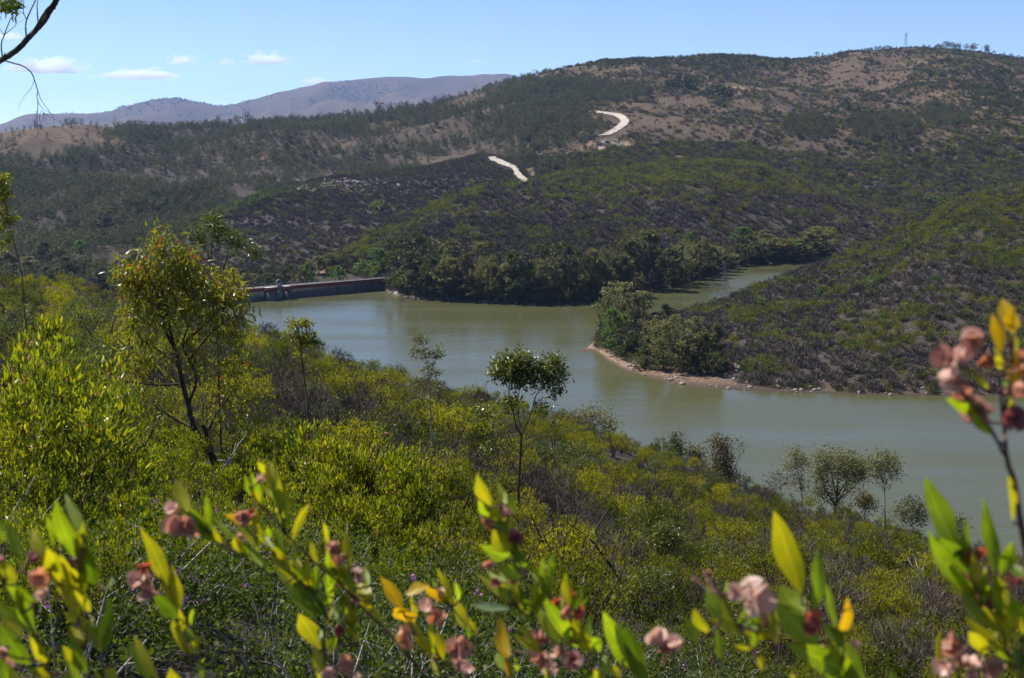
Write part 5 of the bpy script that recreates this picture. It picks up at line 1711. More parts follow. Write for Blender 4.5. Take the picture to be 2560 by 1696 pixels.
def near_shrubs():
    rng = np.random.default_rng(33)
    pts = []
    y = 9.5
    while y < 200:
        c = 0.92 + 0.0085 * y
        nx = int(0.98 * y / c) + 2
        xs = (np.arange(nx) - nx / 2 + rng.uniform(-.4, .4, nx)) * c
        ys = y + rng.uniform(-.45, .45, nx) * c
        pts.append(np.stack([xs, ys], -1))
        y += c
    P = np.concatenate(pts)
    X, Y = P.T
    Z = H(X, Y)
    w = which(X, Y)
    V = np.stack([X, Y, Z], -1)
    xd, yd = proj(V)
    e = (Z - CAMZ) / Y
    vis = np.ones(len(X), bool)
    for k in (3, 8, 16, 30):                    # hidden behind the brow of the slope
        f = 1 - k / np.maximum(Y, k + 5)
        zz = CAMZ + (Z + 2.0 - CAMZ) * f
        vis &= zz > H(X * f, Y * f) - 0.2
    ok = (w == 0) & vis & (xd > -60) & (xd < 2430) & (Z > 1) & ~((xd < 980) & (Y < 17)) & (yd < 1760)
    n1 = fbm(X / 9, Y / 9, 4, 301)
    n2 = fbm(X / 4, Y / 4, 2, 311)
    K = rng.uniform(size=len(X))
    gfrac = 0.31 - 0.4 * n1 - 0.5 * n2
    kind = np.where(K < gfrac, 3, np.where(K < 0.86, 0, np.where(K < 0.935, 1, np.where((K < 0.975) & (Y > 34), 4, 0))))
    yel = ell(xd, yd, 1408, 1355, 34, 26) > 0.45
    scl = rng.uniform(0.6, 1.05, len(X)) * rng.choice([0.8, 1, 1, 1.25, 1.5], len(X)) * np.interp(Y, [10, 32, 58, 84, 104], [0.62, 1.1, 1.4, 1.0, 0.85])  * np.where(kind == 3, 0.92, 1.0)
    ok &= (rng.uniform(size=len(X)) < 0.9) & ~((xd > 400) & (xd < 570) & (Y < 21)) & ~((kind == 3) & (Y < 24) & (n2 < 0.2))
    idx = np.where(ok)[0]
    V[:, 2] -= 0.05
    kinds = [(0, 'leafy_shrub', SHRUB, 'yellow green leafy shrub', 'yellow green shrubs of the near slope', 300, 'olive_shrubbery', 'yellow green shrubs packed over the farther part of the near slope', ['stems', 'foliage']),
             (3, 'bare_shrub', BARE, 'grey leafless twiggy shrub', 'leafless shrubs of the near slope', 130, 'bare_shrubbery', 'grey leafless shrubs between the green ones on the near slope', ['stems', 'twigs']),
             (1, 'green_shrub', SHRUBG, 'dull green leafy shrub', 'dull green shrubs of the near slope', 60, 'green_shrubbery', 'dull green shrubs scattered farther down the near slope', ['stems', 'foliage']),
             (4, 'brown_shrub', BROWNB, 'brown dry leaved shrub', 'brown shrubs of the near slope', 40, 'brown_shrubbery', 'brown dry shrubs scattered farther down the near slope', ['stems', 'foliage'])]
    for kd, nm, pr, desc, grp, cap, snm, slab, parts in kinds:
        s = idx[kind[idx] == kd]
        s = s[np.argsort(Y[s] / scl[s])]
        a, b = s[:cap], s[cap:]
        rz = rng.uniform(0, 6.28, len(X))
        pk = rng.integers(0, len(pr), len(X))
        roots = copies(nm, pr, [tuple(v) for v in V[a]], scl[a], rz[a], pk[a], parts)
        label_by_landmark(roots, desc, 'shrub', grp)
        if len(b):
            flat = []
            for st, fo in pr:
                flat += [st, fo]
            VV = np.concatenate([V[b], V[b]])
            scatter(snm, slab, VV, np.concatenate([rz[b]] * 2), np.concatenate([scl[b]] * 2), np.concatenate([pk[b] * 2, pk[b] * 2 + 1]), flat)
        print(nm, len(a), len(b))
    bigs = [(40, 690, 640, 70, 0), (150, 720, 655, 80, 0), (235, 760, 690, 62, 1), (-20, 800, 700, 52, 1), (110, 810, 735, 48, 0), (210, 830, 770, 45, 1), (650, 850, 770, 85, 0), (580, 900, 800, 60, 1), (760, 900, 820, 90, 0), (880, 950, 840, 90, 1), (1010, 970, 880, 88, 1), (830, 1010, 900, 62, 0)]
    where = ['at the left edge beside the thin eucalyptus', 'in front of the shaded left valley', 'just left of the big leaning eucalyptus crown', 'at the left edge above the tall hopbush clump', 'above the tall hopbush clump', 'between the tall hopbush clump and the big leaning eucalyptus',
             'between the big leaning eucalyptus and the lake', 'just right of the big leaning eucalyptus', 'just right of the slim sapling at the water', 'at the water left of the pale thin sapling', 'just right of the pale thin sapling', 'below the slim sapling on its right']
    for (x, yb, yt, Yb_, kk), wh in zip(bigs, where):
        p = pt(x, yb, Yb_); g_ = gz(p[0], Yb_)
        tp = CAMZ + float(ray(x, yt)[1]) * Yb_
        hh = min(max(tp - g_, 1.5), 4.5)
        rt = copies('tall_shrub', BIGB, [(p[0], Yb_, g_ - .05)], [hh / 2.0], [x * 0.7], [kk], ['stems', 'foliage'])[0]
        tag(rt, 'tall rounded bush ' + wh, 'shrub', 'tall bushes of the near slope')
    h = hit(1408, 1375, 8)
    r = copies('yellow_shrub', SHRUBY, [tuple(h - np.array([0, 0, .1]))], [0.8], [0.4], [0], ['stems', 'foliage'])[0]
    tag(r, 'orange yellow small leaved shrub beside the dark dead tree', 'shrub')


near_shrubs()


def hopbushes():
    rng = np.random.default_rng(44)
    pr = [hop_proto(700 + i) for i in range(4)]
    L = [(60, 800, 9.5), (150, 835, 10), (225, 905, 11), (-40, 785, 9), (100, 890, 8.6), (205, 985, 9), (275, 1010, 13), (340, 1025, 14), (420, 1050, 14.5), (500, 1078, 15), (580, 1060, 15), (640, 1075, 14.5), (300, 1090, 11.5), (400, 1110, 12.5),
         (520, 1130, 12.5), (620, 1140, 12), (250, 1150, 10), (360, 1170, 10.5), (470, 1190, 11), (580, 1200, 11), (715, 1000, 15), (765, 985, 15.5), (810, 1010, 15.5), (860, 1050, 15.2), (905, 1060, 15), (935, 1100, 14.6), (720, 1100, 13), (800, 1130, 13),
         (870, 1160, 13), (0, 950, 8), (30, 1060, 7.4), (120, 1080, 7.6), (660, 1230, 10.4), (310, 1250, 9), (420, 1280, 9), (560, 1290, 9.3), (190, 1130, 8.4), (700, 1180, 11.5), (240, 1240, 8.2), (510, 1250, 10), (760, 1210, 11), (850, 1250, 11), (120, 1180, 7), (230, 1310, 7.4), (330, 1330, 7.6), (440, 1350, 7.8), (540, 1350, 8), (640, 1330, 8.6), (740, 1300, 9.4), (850, 1320, 9.4), (940, 1270, 10.6), (960, 1190, 12.5), (60, 1230, 6.4), (160, 1340, 6.2), (1000, 1340, 9.6), (290, 1190, 9.4), (560, 1240, 10.4), (20, 1320, 5.6), (100, 1390, 5.4), (210, 1420, 5.8), (300, 1410, 6.3), (-60, 1180, 6), (390, 1000, 17.5), (320, 985, 17), (455, 1020, 18), (560, 1010, 18.5), (260, 960, 16), (640, 1000, 18), (430, 1430, 6.8)]
    locs = []; sc_ = []
    for x, yt, Y in L:
        top = pt(x, yt, Y)
        g_ = gz(top[0], Y)
        h = max(top[2] - g_, 0.55)
        locs.append((top[0], Y, g_ - 0.05)); sc_.append(min(h / 1.02, 1.75))
    n = len(L)
    rz = rng.uniform(0, 6.28, n)
    pk = rng.integers(0, 4, n)
    roots = copies('hopbush', pr, locs, sc_, rz, pk, ['stems', 'foliage', 'seed_capsules'])
    # labels: groups by row
    bands = [(-100, 260, 'in the tall clump at the left edge'), (260, 690, 'in the bright patch below the big leaning eucalyptus'), (690, 1100, 'in the clump left of the forked sapling')]
    for lo, hi, txt in bands:
        ii = [i for i in range(n) if lo <= L[i][0] < hi]
        for c, i in enumerate(sorted(ii, key=lambda i: (L[i][1], L[i][0]))):
            tag(roots[i], 'yellow green hopbush %s, %sfrom the top' % (txt, ordn(c)), 'shrub', 'leafy hopbushes near the viewer')
    # low dark understory with grey twigs, closer to us
    lp = [low_proto(720 + i, i > 1) for i in range(4)]
    bp = [bare_proto(730 + i, 0.5, 0.6, 80, 12, M_DEAD) for i in range(2)]
    pts = []
    y = 4.4
    while y < 17:
        c = 0.62 + 0.012 * y
        nx = int(0.95 * y / c) + 2
        for k in range(nx):
            x = (k - nx / 2 + rng.uniform(-.4, .4)) * c
            yy = y + rng.uniform(-.4, .4) * c
            z = gz(x, yy)
            xd, yd = proj(np.array([x, yy, z]))
            if -60 < xd < 2430 and yd > 1330 and yd < 1850 and not (xd < 250 and yd < 1330):
                pts.append((x, yy, z - 0.04, float(xd), float(yd)))
        y += c
    pts = np.array(pts)
    print('low', len(pts))
    isb = (rng.uniform(size=len(pts)) < 0.09) & (pts[:, 1] > 8.5)
    s = np.where(isb, rng.uniform(0.6, 1.0, len(pts)), rng.uniform(0.75, 1.35, len(pts)))
    rz = rng.uniform(0, 6.28, len(pts))
    a = np.where(~isb)[0]; b = np.where(isb)[0]
    a = a[np.argsort(pts[a, 1])]; b = b[np.argsort(pts[b, 1])]
    for lst, nm, prs, parts, desc, grp in ((a[:300], 'low_shrub', lp, ['stems', 'foliage', 'flowers'], 'low dark small leaved shrub', 'low shrubs under the foreground twigs'), (b[:120], 'dry_shrub', bp, ['stems', 'twigs'], 'low dry grey twiggy shrub', 'dry twiggy shrubs under the foreground twigs')):
        rr = copies(nm, prs, [tuple(pts[i, :3]) for i in lst], s[lst], rz[lst], rng.integers(0, len(prs), len(lst)), parts)
        # columns across the lower edge of the picture, counted uphill
        cols = ['at the lower left corner', 'left of the slanting branch', 'under the slanting branch', 'under the middle sprigs', 'under the pink capsule', 'under the biggest leaves', 'at the lower right corner']
        ed = [-100, 330, 640, 1000, 1350, 1700, 2050, 2600]
        for c in range(7):
            ii = [j for j, i in enumerate(lst) if ed[c] <= pts[i, 3] < ed[c + 1]]
            for m_, j in enumerate(sorted(ii, key=lambda j: -pts[lst[j], 4])):
                tag(rr[j], '%s %s, %sfrom the bottom' % (desc, cols[c], ordn(m_)), 'shrub', grp)


hopbushes()


# ================================================================== THE TWIGS RIGHT IN FRONT OF US
def fg_leafmat(name, c0, c1, tr, trans=0.5):
    m, t, out = _mat(name)
    uv = t.nodes.new('ShaderNodeUVMap')
    sep = t.nodes.new('ShaderNodeSeparateXYZ')
    t.links.new(uv.outputs[0], sep.inputs[0])
    av = math_node(t, 'ABSOLUTE', math_node(t, 'SUBTRACT', sep.outputs[1], 0.5))
    rib = t.nodes.new('ShaderNodeMapRange')
    rib.inputs[1].default_value = 0.0; rib.inputs[2].default_value = 0.05; rib.inputs[3].default_value = 1.0; rib.inputs[4].default_value = 0.0
    t.links.new(av, rib.inputs[0])
    # side veins: slanted stripes away from the midrib
    sv = math_node(t, 'SINE', math_node(t, 'MULTIPLY', math_node(t, 'SUBTRACT', sep.outputs[0], math_node(t, 'MULTIPLY', av, 0.6)), 85.0))
    svm = t.nodes.new('ShaderNodeMapRange')
    svm.inputs[1].default_value = 0.75; svm.inputs[2].default_value = 1.0; svm.inputs[3].default_value = 0.0; svm.inputs[4].default_value = 0.25
    t.links.new(sv, svm.inputs[0])
    tc = t.nodes.new('ShaderNodeTexCoord')
    no = t.nodes.new('ShaderNodeTexNoise')
    no.inputs['Scale'].default_value = 45.0
    no.inputs['Detail'].default_value = 4.0
    t.links.new(tc.outputs['Object'], no.inputs[0])
    mr = t.nodes.new('ShaderNodeMapRange')
    mr.inputs[1].default_value = 0.35; mr.inputs[2].default_value = 0.68
    t.links.new(no.outputs[0], mr.inputs[0])
    col = ramp_cols(t, [c0, c1], mr.outputs[0])

    def mix(f, a, b, const=None):
        n = t.nodes.new('ShaderNodeMix')
        n.data_type = 'RGBA'
        t.links.new(f, n.inputs[0])
        t.links.new(a, n.inputs[6])
        if const:
            n.inputs[7].default_value = rgba(const)
        return n.outputs[2]
    lite = tuple(min(1, v * 1.7 + 0.02) for v in c1)
    n2_ = t.nodes.new('ShaderNodeTexNoise')
    n2_.inputs['Scale'].default_value = 170.0
    n2_.inputs['Detail'].default_value = 2.0
    t.links.new(tc.outputs['Object'], n2_.inputs[0])
    sp_ = t.nodes.new('ShaderNodeMapRange')
    sp_.inputs[1].default_value = 0.69; sp_.inputs[2].default_value = 0.74
    t.links.new(n2_.outputs[0], sp_.inputs[0])
    col = mix(svm.outputs[0], col, None, lite)
    col = mix(math_node(t, 'MULTIPLY', rib.outputs[0], 0.7), col, None, lite)
    edge_ = t.nodes.new('ShaderNodeMapRange')
    edge_.inputs[1].default_value = 0.44; edge_.inputs[2].default_value = 0.5; edge_.inputs[3].default_value = 0.0; edge_.inputs[4].default_value = 0.4
    t.links.new(av, edge_.inputs[0])
    col = mix(math_node(t, 'MAXIMUM', sp_.outputs[0], edge_.outputs[0]), col, None, (0.2, 0.09, 0.02))
    p = t.nodes.new('ShaderNodeBsdfPrincipled')
    p.inputs['Roughness'].default_value = 0.42
    p.inputs['Specular IOR Level'].default_value = 0.4
    t.links.new(col, p.inputs['Base Color'])
    bu = t.nodes.new('ShaderNodeBump')
    bu.inputs['Strength'].default_value = 0.25
    bu.inputs['Distance'].default_value = 0.002
    t.links.new(math_node(t, 'ADD', rib.outputs[0], svm.outputs[0]), bu.inputs['Height'])
    t.links.new(bu.outputs[0], p.inputs['Normal'])
    tl = t.nodes.new('ShaderNodeBsdfTranslucent')
    n = t.nodes.new('ShaderNodeMix')
    n.data_type = 'RGBA'; n.blend_type = 'MULTIPLY'
    n.inputs[0].default_value = 1.0
    t.links.new(col, n.inputs[6]); n.inputs[7].default_value = rgba(tr)
    t.links.new(n.outputs[2], tl.inputs[0])
    ms = t.nodes.new('ShaderNodeMixShader')
    ms.inputs[0].default_value = trans
    t.links.new(p.outputs[0], ms.inputs[1]); t.links.new(tl.outputs[0], ms.inputs[2])
    t.links.new(ms.outputs[0], out.inputs[0])
    return m


LM_ = {'g': fg_leafmat('fresh_leaf', (0.12, 0.18, 0.008), (0.22, 0.28, 0.012), (2.0, 2.0, 0.6)),
       'y': fg_leafmat('yellowing_leaf', (0.24, 0.26, 0.01), (0.36, 0.32, 0.012), (1.7, 1.6, 0.5)),
       'o': fg_leafmat('golden_leaf', (0.42, 0.3, 0.008), (0.55, 0.36, 0.012), (1.4, 1.2, 0.4)),
       'd': fg_leafmat('deep_green_leaf', (0.065, 0.11, 0.006), (0.11, 0.16, 0.01), (2.0, 2.0, 0.6), 0.48),
       'b': fg_leafmat('dusty_leaf', (0.1, 0.16, 0.07), (0.16, 0.22, 0.1), (1.0, 1.2, 0.8), 0.25)}
LKEYS = 'gyodb'


def capsmat(name, c0, c1, tr):
    m = leafmat(name, [c0, c1, tuple(min(1, v * 1.5) for v in c1)], tr, 0.45, 0.4, 0.5, 0.9)
    t = m.node_tree
    p = [n for n in t.nodes if n.type == 'BSDF_PRINCIPLED'][0]
    tc = t.nodes.new('ShaderNodeTexCoord')
    no = t.nodes.new('ShaderNodeTexNoise')
    no.inputs['Scale'].default_value = 260.0
    no.inputs['Detail'].default_value = 3.0
    t.links.new(tc.outputs['Object'], no.inputs[0])
    bu = t.nodes.new('ShaderNodeBump')
    bu.inputs['Strength'].default_value = 0.5
    bu.inputs['Distance'].default_value = 0.002
    t.links.new(no.outputs[0], bu.inputs['Height'])
    t.links.new(bu.outputs[0], p.inputs['Normal'])
    return m


CM = {'p': capsmat('pink_brown_capsule', (0.26, 0.125, 0.085), (0.45, 0.235, 0.175), (1.2, 1.0, 0.9)),
      'w': capsmat('pale_pink_capsule', (0.42, 0.24, 0.18), (0.66, 0.42, 0.33), (1.1, 1.0, 0.9)),
      'u': capsmat('purple_capsule', (0.1, 0.03, 0.035), (0.24, 0.085, 0.095), (1.4, 0.9, 0.9)),
      'r': capsmat('red_brown_capsule', (0.2, 0.05, 0.03), (0.36, 0.1, 0.06), (1.4, 0.9, 0.7)),
      'n': capsmat('orange_brown_capsule', (0.3, 0.13, 0.075), (0.5, 0.25, 0.15), (1.3, 1.0, 0.75))}

NU, NV = 11, 5


def leaf_grid(P0, P1, w, facing, rng, fold=0.22, bend=0.09):
    """One lanceolate leaf blade, NU x NV points."""
    ax = P1 - P0
    L = np.linalg.norm(ax)
    d = ax / L
    view = P0 - np.array([0, 0, CAMZ])
    view = view / np.linalg.norm(view)
    n = -view - d * np.dot(-view, d)
    n /= np.linalg.norm(n)
    s = np.cross(d, n)
    a = facing
    s2 = s * math.cos(a) + n * math.sin(a)
    n2 = np.cross(s2, d)
    u = np.linspace(0, 1, NU)
    v = np.linspace(-1, 1, NV)
    prof = np.sin(np.pi * np.clip(u, 0, 1) ** rng.uniform(0.72, 1.05)) ** rng.uniform(0.8, 1.25)
    prof[0] = 0.05; prof[-1] = 0.0
    W = w / max(0.55, abs(math.cos(a))) * 0.5
    sb = rng.uniform(-1, 1)
    wav = 0.1 * np.sin(u * 9 + rng.uniform(0, 6))
    U, Vv = np.meshgrid(u, v, indexing='ij')
    pr = prof[:, None] * (1 + wav[:, None] * Vv)
    off_n = fold * np.abs(Vv) * pr * W + bend * L * np.sin(np.pi * U) * sb + 0.05 * W * np.sin(U * 14 + Vv * 3 + sb * 5) * pr
    side = Vv * pr * W
    lat = 0.04 * L * np.sin(np.pi * U) * rng.uniform(-1, 1)
    G = P0 + d * (U * L)[..., None] + s2 * (side + lat)[..., None] + n2 * off_n[..., None]
    return G.reshape(-1, 3), np.stack([U, Vv * 0.5 + 0.5], -1).reshape(-1, 2)


GF = np.array([[i * NV + j, (i + 1) * NV + j, (i + 1) * NV + j + 1, i * NV + j + 1] for i in range(NU - 1) for j in range(NV - 1)])


def capsule_cluster(c, size, rng, origin):
    """Papery three-winged seed capsules bunched together; returns verts, quads."""
    V = []; F = []; n = 0
    k = int(np.clip(size / 0.0145, 2, 6))
    wr = size * (0.36 if k > 3 else 0.44)
    NR, NT = 5, 13
    for i in range(k):
        u = unit(rng.normal(size=(1, 3)))[0] * np.array([1, 0.7, 1])
        cc = c + u * size * rng.uniform(0.12, 0.33)
        ax = unit((u * 0.5 + rng.normal(size=3) * 0.8)[None])[0]
        e1 = unit(np.cross(ax, rng.normal(size=3))[None])[0]
        e2 = np.cross(ax, e1)
        for wng in range(3):
            a = wng * 2.094 + rng.uniform(-.2, .2)
            o = e1 * math.cos(a) + e2 * math.sin(a)
            nn = np.cross(ax, o)
            ph = rng.uniform(0, 6.28)
            th = np.linspace(-1.45, 1.45, NT)
            for r in np.linspace(0.08, 1, NR):
                rr = wr * r * rng.uniform(0.96, 1.04)
                notch = 1 + 0.08 * np.cos(th * 2) + 0.02 * np.sin(th * 5 + ph)
                rip = 0.07 * wr * r * np.sin(th * 2.6 + ph) * r + 0.28 * wr * r * r * math.sin(ph)
                p = cc + ax[None] * (rr * np.sin(th) * notch)[:, None] + o[None] * (rr * np.cos(th) * notch)[:, None] + nn[None] * rip[:, None]
                V.append(p)
            for a_ in range(NR - 1):
                for b_ in range(NT - 1):
                    F.append([n + a_ * NT + b_, n + a_ * NT + b_ + 1, n + (a_ + 1) * NT + b_ + 1, n + (a_ + 1) * NT + b_])
            n += NR * NT
        # swollen seed body in the middle
        th = np.linspace(0, 2 * math.pi, 7)[:-1]
        for t, r in ((-0.5, 0.05), (-0.25, 0.16), (0.0, 0.2), (0.25, 0.16), (0.5, 0.05)):
            V.append(cc + ax * t * wr + (e1[None] * np.cos(th)[:, None] + e2[None] * np.sin(th)[:, None]) * r * wr)
        for a_ in range(4):
            for b_ in range(6):
                F.append([n + a_ * 6 + b_, n + a_ * 6 + (b_ + 1) % 6, n + (a_ + 1) * 6 + (b_ + 1) % 6, n + (a_ + 1) * 6 + b_])
        n += 30
    return np.concatenate(V) - origin, np.array(F)


def twig_plant(label, Y, stems, lvs, caps, seed, foot_px):
    rng = np.random.default_rng(seed)
    # foot on the ground below the picture
    q, _ = ray(foot_px, 1700)
    fx = float(q) * Y * 1.0
    fy = Y + 0.25
    fz = gz(fx, fy)
    origin = np.array([fx, fy, fz])
    root = empty('hopbush_sprig', origin)
    tag(root, label, 'plant', 'hopbush sprigs right before the camera')
    tb = Tubes()
    nodes = []
    for K, pts, w0, w1 in stems:
        p = np.array([pt(*K(a[0], a[1]), Y + rng.uniform(-.02, .02)) for a in pts])
        r0, r1 = px_m(K, w0, Y) / 2, px_m(K, w1, Y) / 2
        low = p[0]
        xd, yd = proj(low)
        if yd > 1520:                               # leaves the picture: carry it down to the root
            j = origin + np.array([0, 0, 0.02]) + rng.normal(size=3) * np.array([.03, .03, 0])
            mid = (low * 0.45 + j * 0.55) + np.array([(low[0] - j[0]) * 0.2, -0.05, 0])
            p = np.vstack([j, mid, p])
        elif nodes:
            al = np.concatenate(nodes)
            p = np.vstack([al[np.argmin(np.linalg.norm(al - low, axis=1))], p])
        sp = spline(p, max(12, 6 * len(p)))
        sp[2:-1] += rng.normal(size=(len(sp) - 3, 3)) * px_m(K, 1.2, Y)
        tb.add(sp, np.linspace(r0 * 1.25, r1, len(sp)), 7)
        nodes.append(sp)
    al = np.concatenate(nodes)

    def petiole(p, r):
        j = int(np.argmin(np.linalg.norm(al - p, axis=1) + 0.6 * np.maximum(al[:, 2] - p[2], 0)))
        a = al[j]
        if np.linalg.norm(a - p) > 1e-4:
            mid = (a + p) / 2 + np.array([0, 0, -0.12 * np.linalg.norm(a - p)])
            tb.add(spline(np.array([a, mid, p]), 6), np.linspace(r * 1.3, r, 6), 5)
    V = []; UV = []; F = []; MI = []; n = 0
    for it in lvs:
        K, x0, y0, x1, y1, w, col = it
        dy = rng.uniform(-.03, .03)
        p0 = pt(*K(x0, y0), Y + rng.uniform(-.02, .02)); p1 = pt(*K(x1, y1), Y + dy)
        G, uv = leaf_grid(p0, p1, px_m(K, w, Y) * 0.9, rng.uniform(-.75, .75), rng)
        V.append(G - origin); UV.append(uv); F.append(GF + n); n += len(G)
        MI += [LKEYS.index(col)] * len(GF)
        petiole(p0, 0.0011)
    # smaller leaves all along the upper stems
    for (K, pts, w0, w1), sp in zip(stems, nodes):
        xd, yd = proj(sp)
        ii = [i for i in range(4, len(sp) - 1) if yd[i] < 1620]
        if len(ii) < 3 or seed == 809:
            continue
        for k in range(int(5 + 0.36 * len(ii))):
            i = ii[int(rng.integers(0, len(ii)))]
            tn = unit((sp[min(i + 1, len(sp) - 1)] - sp[i - 1])[None])[0]
            d = unit((tn * 0.9 + rng.normal(size=3) * np.array([.42, .32, .3]) + np.array([0, 0, .6]))[None])[0]
            Lf = rng.uniform(0.02, 0.056)
            G, uv = leaf_grid(sp[i], sp[i] + d * Lf, Lf * rng.uniform(.15, .24), rng.uniform(-.7, .7), rng)
            V.append(G - origin); UV.append(uv); F.append(GF + n); n += len(G)
            MI += [LKEYS.index('gygyy'[int(rng.integers(0, 5))])] * len(GF)
    for K, x, y, s, col in caps:
        c = pt(*K(x, y), Y + rng.uniform(-.02, .02))
        Vc, Fc = capsule_cluster(c, px_m(K, s, Y) * 1.05, rng, origin)
        link('seed_capsule', np_mesh('seed_capsule', Vc, Fc, [CM[col]], smooth=True), root)
        petiole(c, 0.0009)
    tb.V = [v - origin for v in tb.V]
    link('stem', tb.mesh('sprig_stem', [TWIG]), root)
    if V:
        link('foliage', np_mesh('sprig_foliage', np.concatenate(V), np.concatenate(F), [LM_[k] for k in LKEYS], uv=np.concatenate(UV), smooth=True, midx=MI), root)
    return root


def Ls(K, rows):
    return [(K,) + r for r in rows]


A1 = K1; A2 = K2; A3 = K3; A4 = K4; A5 = K5
twig_plant('hopbush sprig with broad leaves and purple capsules at the lower left corner', 1.2,
           [(K1, [(650, 1640), (640, 1450), (590, 1250), (540, 1080), (490, 980), (440, 900)], 34, 14), (K1, [(760, 1640), (740, 1450), (745, 1150), (735, 960), (690, 860)], 22, 10), (K1, [(350, 1640), (230, 1250), (120, 1050), (20, 880)], 30, 14),
            (K1, [(570, 1150), (585, 900), (575, 700)], 16, 9), (K1, [(420, 1640), (350, 1480), (280, 1400)], 18, 10)],
           Ls(K1, [(575, 720, 400, 275, 150, 'g'), (600, 560, 462, 230, 95, 'g'), (690, 900, 620, 545, 150, 'd'), (440, 910, 335, 630, 165, 'y'), (350, 790, 235, 490, 100, 'y'), (385, 620, 335, 400, 55, 'g'), (155, 730, 55, 430, 95, 'g'), (30, 590, -30, 380, 85, 'g'),
                   (130, 890, -25, 715, 95, 'y'), (255, 1020, 50, 820, 85, 'g'), (650, 1090, 515, 890, 110, 'y'), (700, 1360, 645, 1170, 95, 'g'), (750, 1410, 690, 1170, 85, 'g'), (600, 1330, 500, 1190, 120, 'y'), (645, 1540, 510, 1240, 130, 'd'), (545, 1510, 445, 1330, 95, 'y'),
                   (345, 1450, 210, 1260, 100, 'y'), (165, 1270, -15, 1050, 105, 'y'), (215, 1470, 0, 1170, 160, 'd'), (375, 1570, 195, 1500, 85, 'y'), (835, 1600, 755, 1490, 110, 'y'), (250, 1340, 200, 1185, 45, 'g'), (600, 900, 500, 770, 90, 'y'), (760, 930, 810, 830, 50, 'g'), (60, 1650, -10, 1420, 120, 'd'), (150, 1660, 60, 1480, 100, 'y'),
                   (560, 1640, 440, 1520, 110, 'g')]),
           [(K1, 230, 690, 95, 'u'), (K1, 275, 880, 170, 'n'), (K1, 300, 960, 100, 'w'), (K1, 525, 750, 110, 'u'), (K1, 30, 1390, 110, 'p'), (K1, 115, 1430, 110, 'p'), (K1, -5, 700, 60, 'p')], 801, 170)
twig_plant('upright hopbush sprig with one pink brown capsule bunch, second from the left', 1.35,
           [(K1, [(1380, 1680), (1360, 1450), (1330, 1270), (1290, 1110), (1230, 960), (1140, 850)], 36, 12), (K1, [(1180, 1680), (1120, 1560), (1060, 1480)], 18, 10)],
           Ls(K1, [(1205, 900, 1000, 475, 135, 'y'), (1290, 1080, 1235, 755, 120, 'y'), (1290, 1140, 1110, 960, 140, 'd'), (1430, 1410, 1310, 1170, 65, 'g'), (1370, 1190, 1388, 1065, 35, 'g'), (1150, 1600, 960, 1250, 90, 'y'), (1085, 1600, 925, 1300, 95, 'g'), (1300, 1640, 1220, 1490, 110, 'y'), (1460, 1600, 1420, 1420, 40, 'g')]),
           [(K1, 1050, 770, 120, 'r'), (K1, 1000, 870, 150, 'p'), (K1, 1080, 950, 160, 'p')], 802, 480)
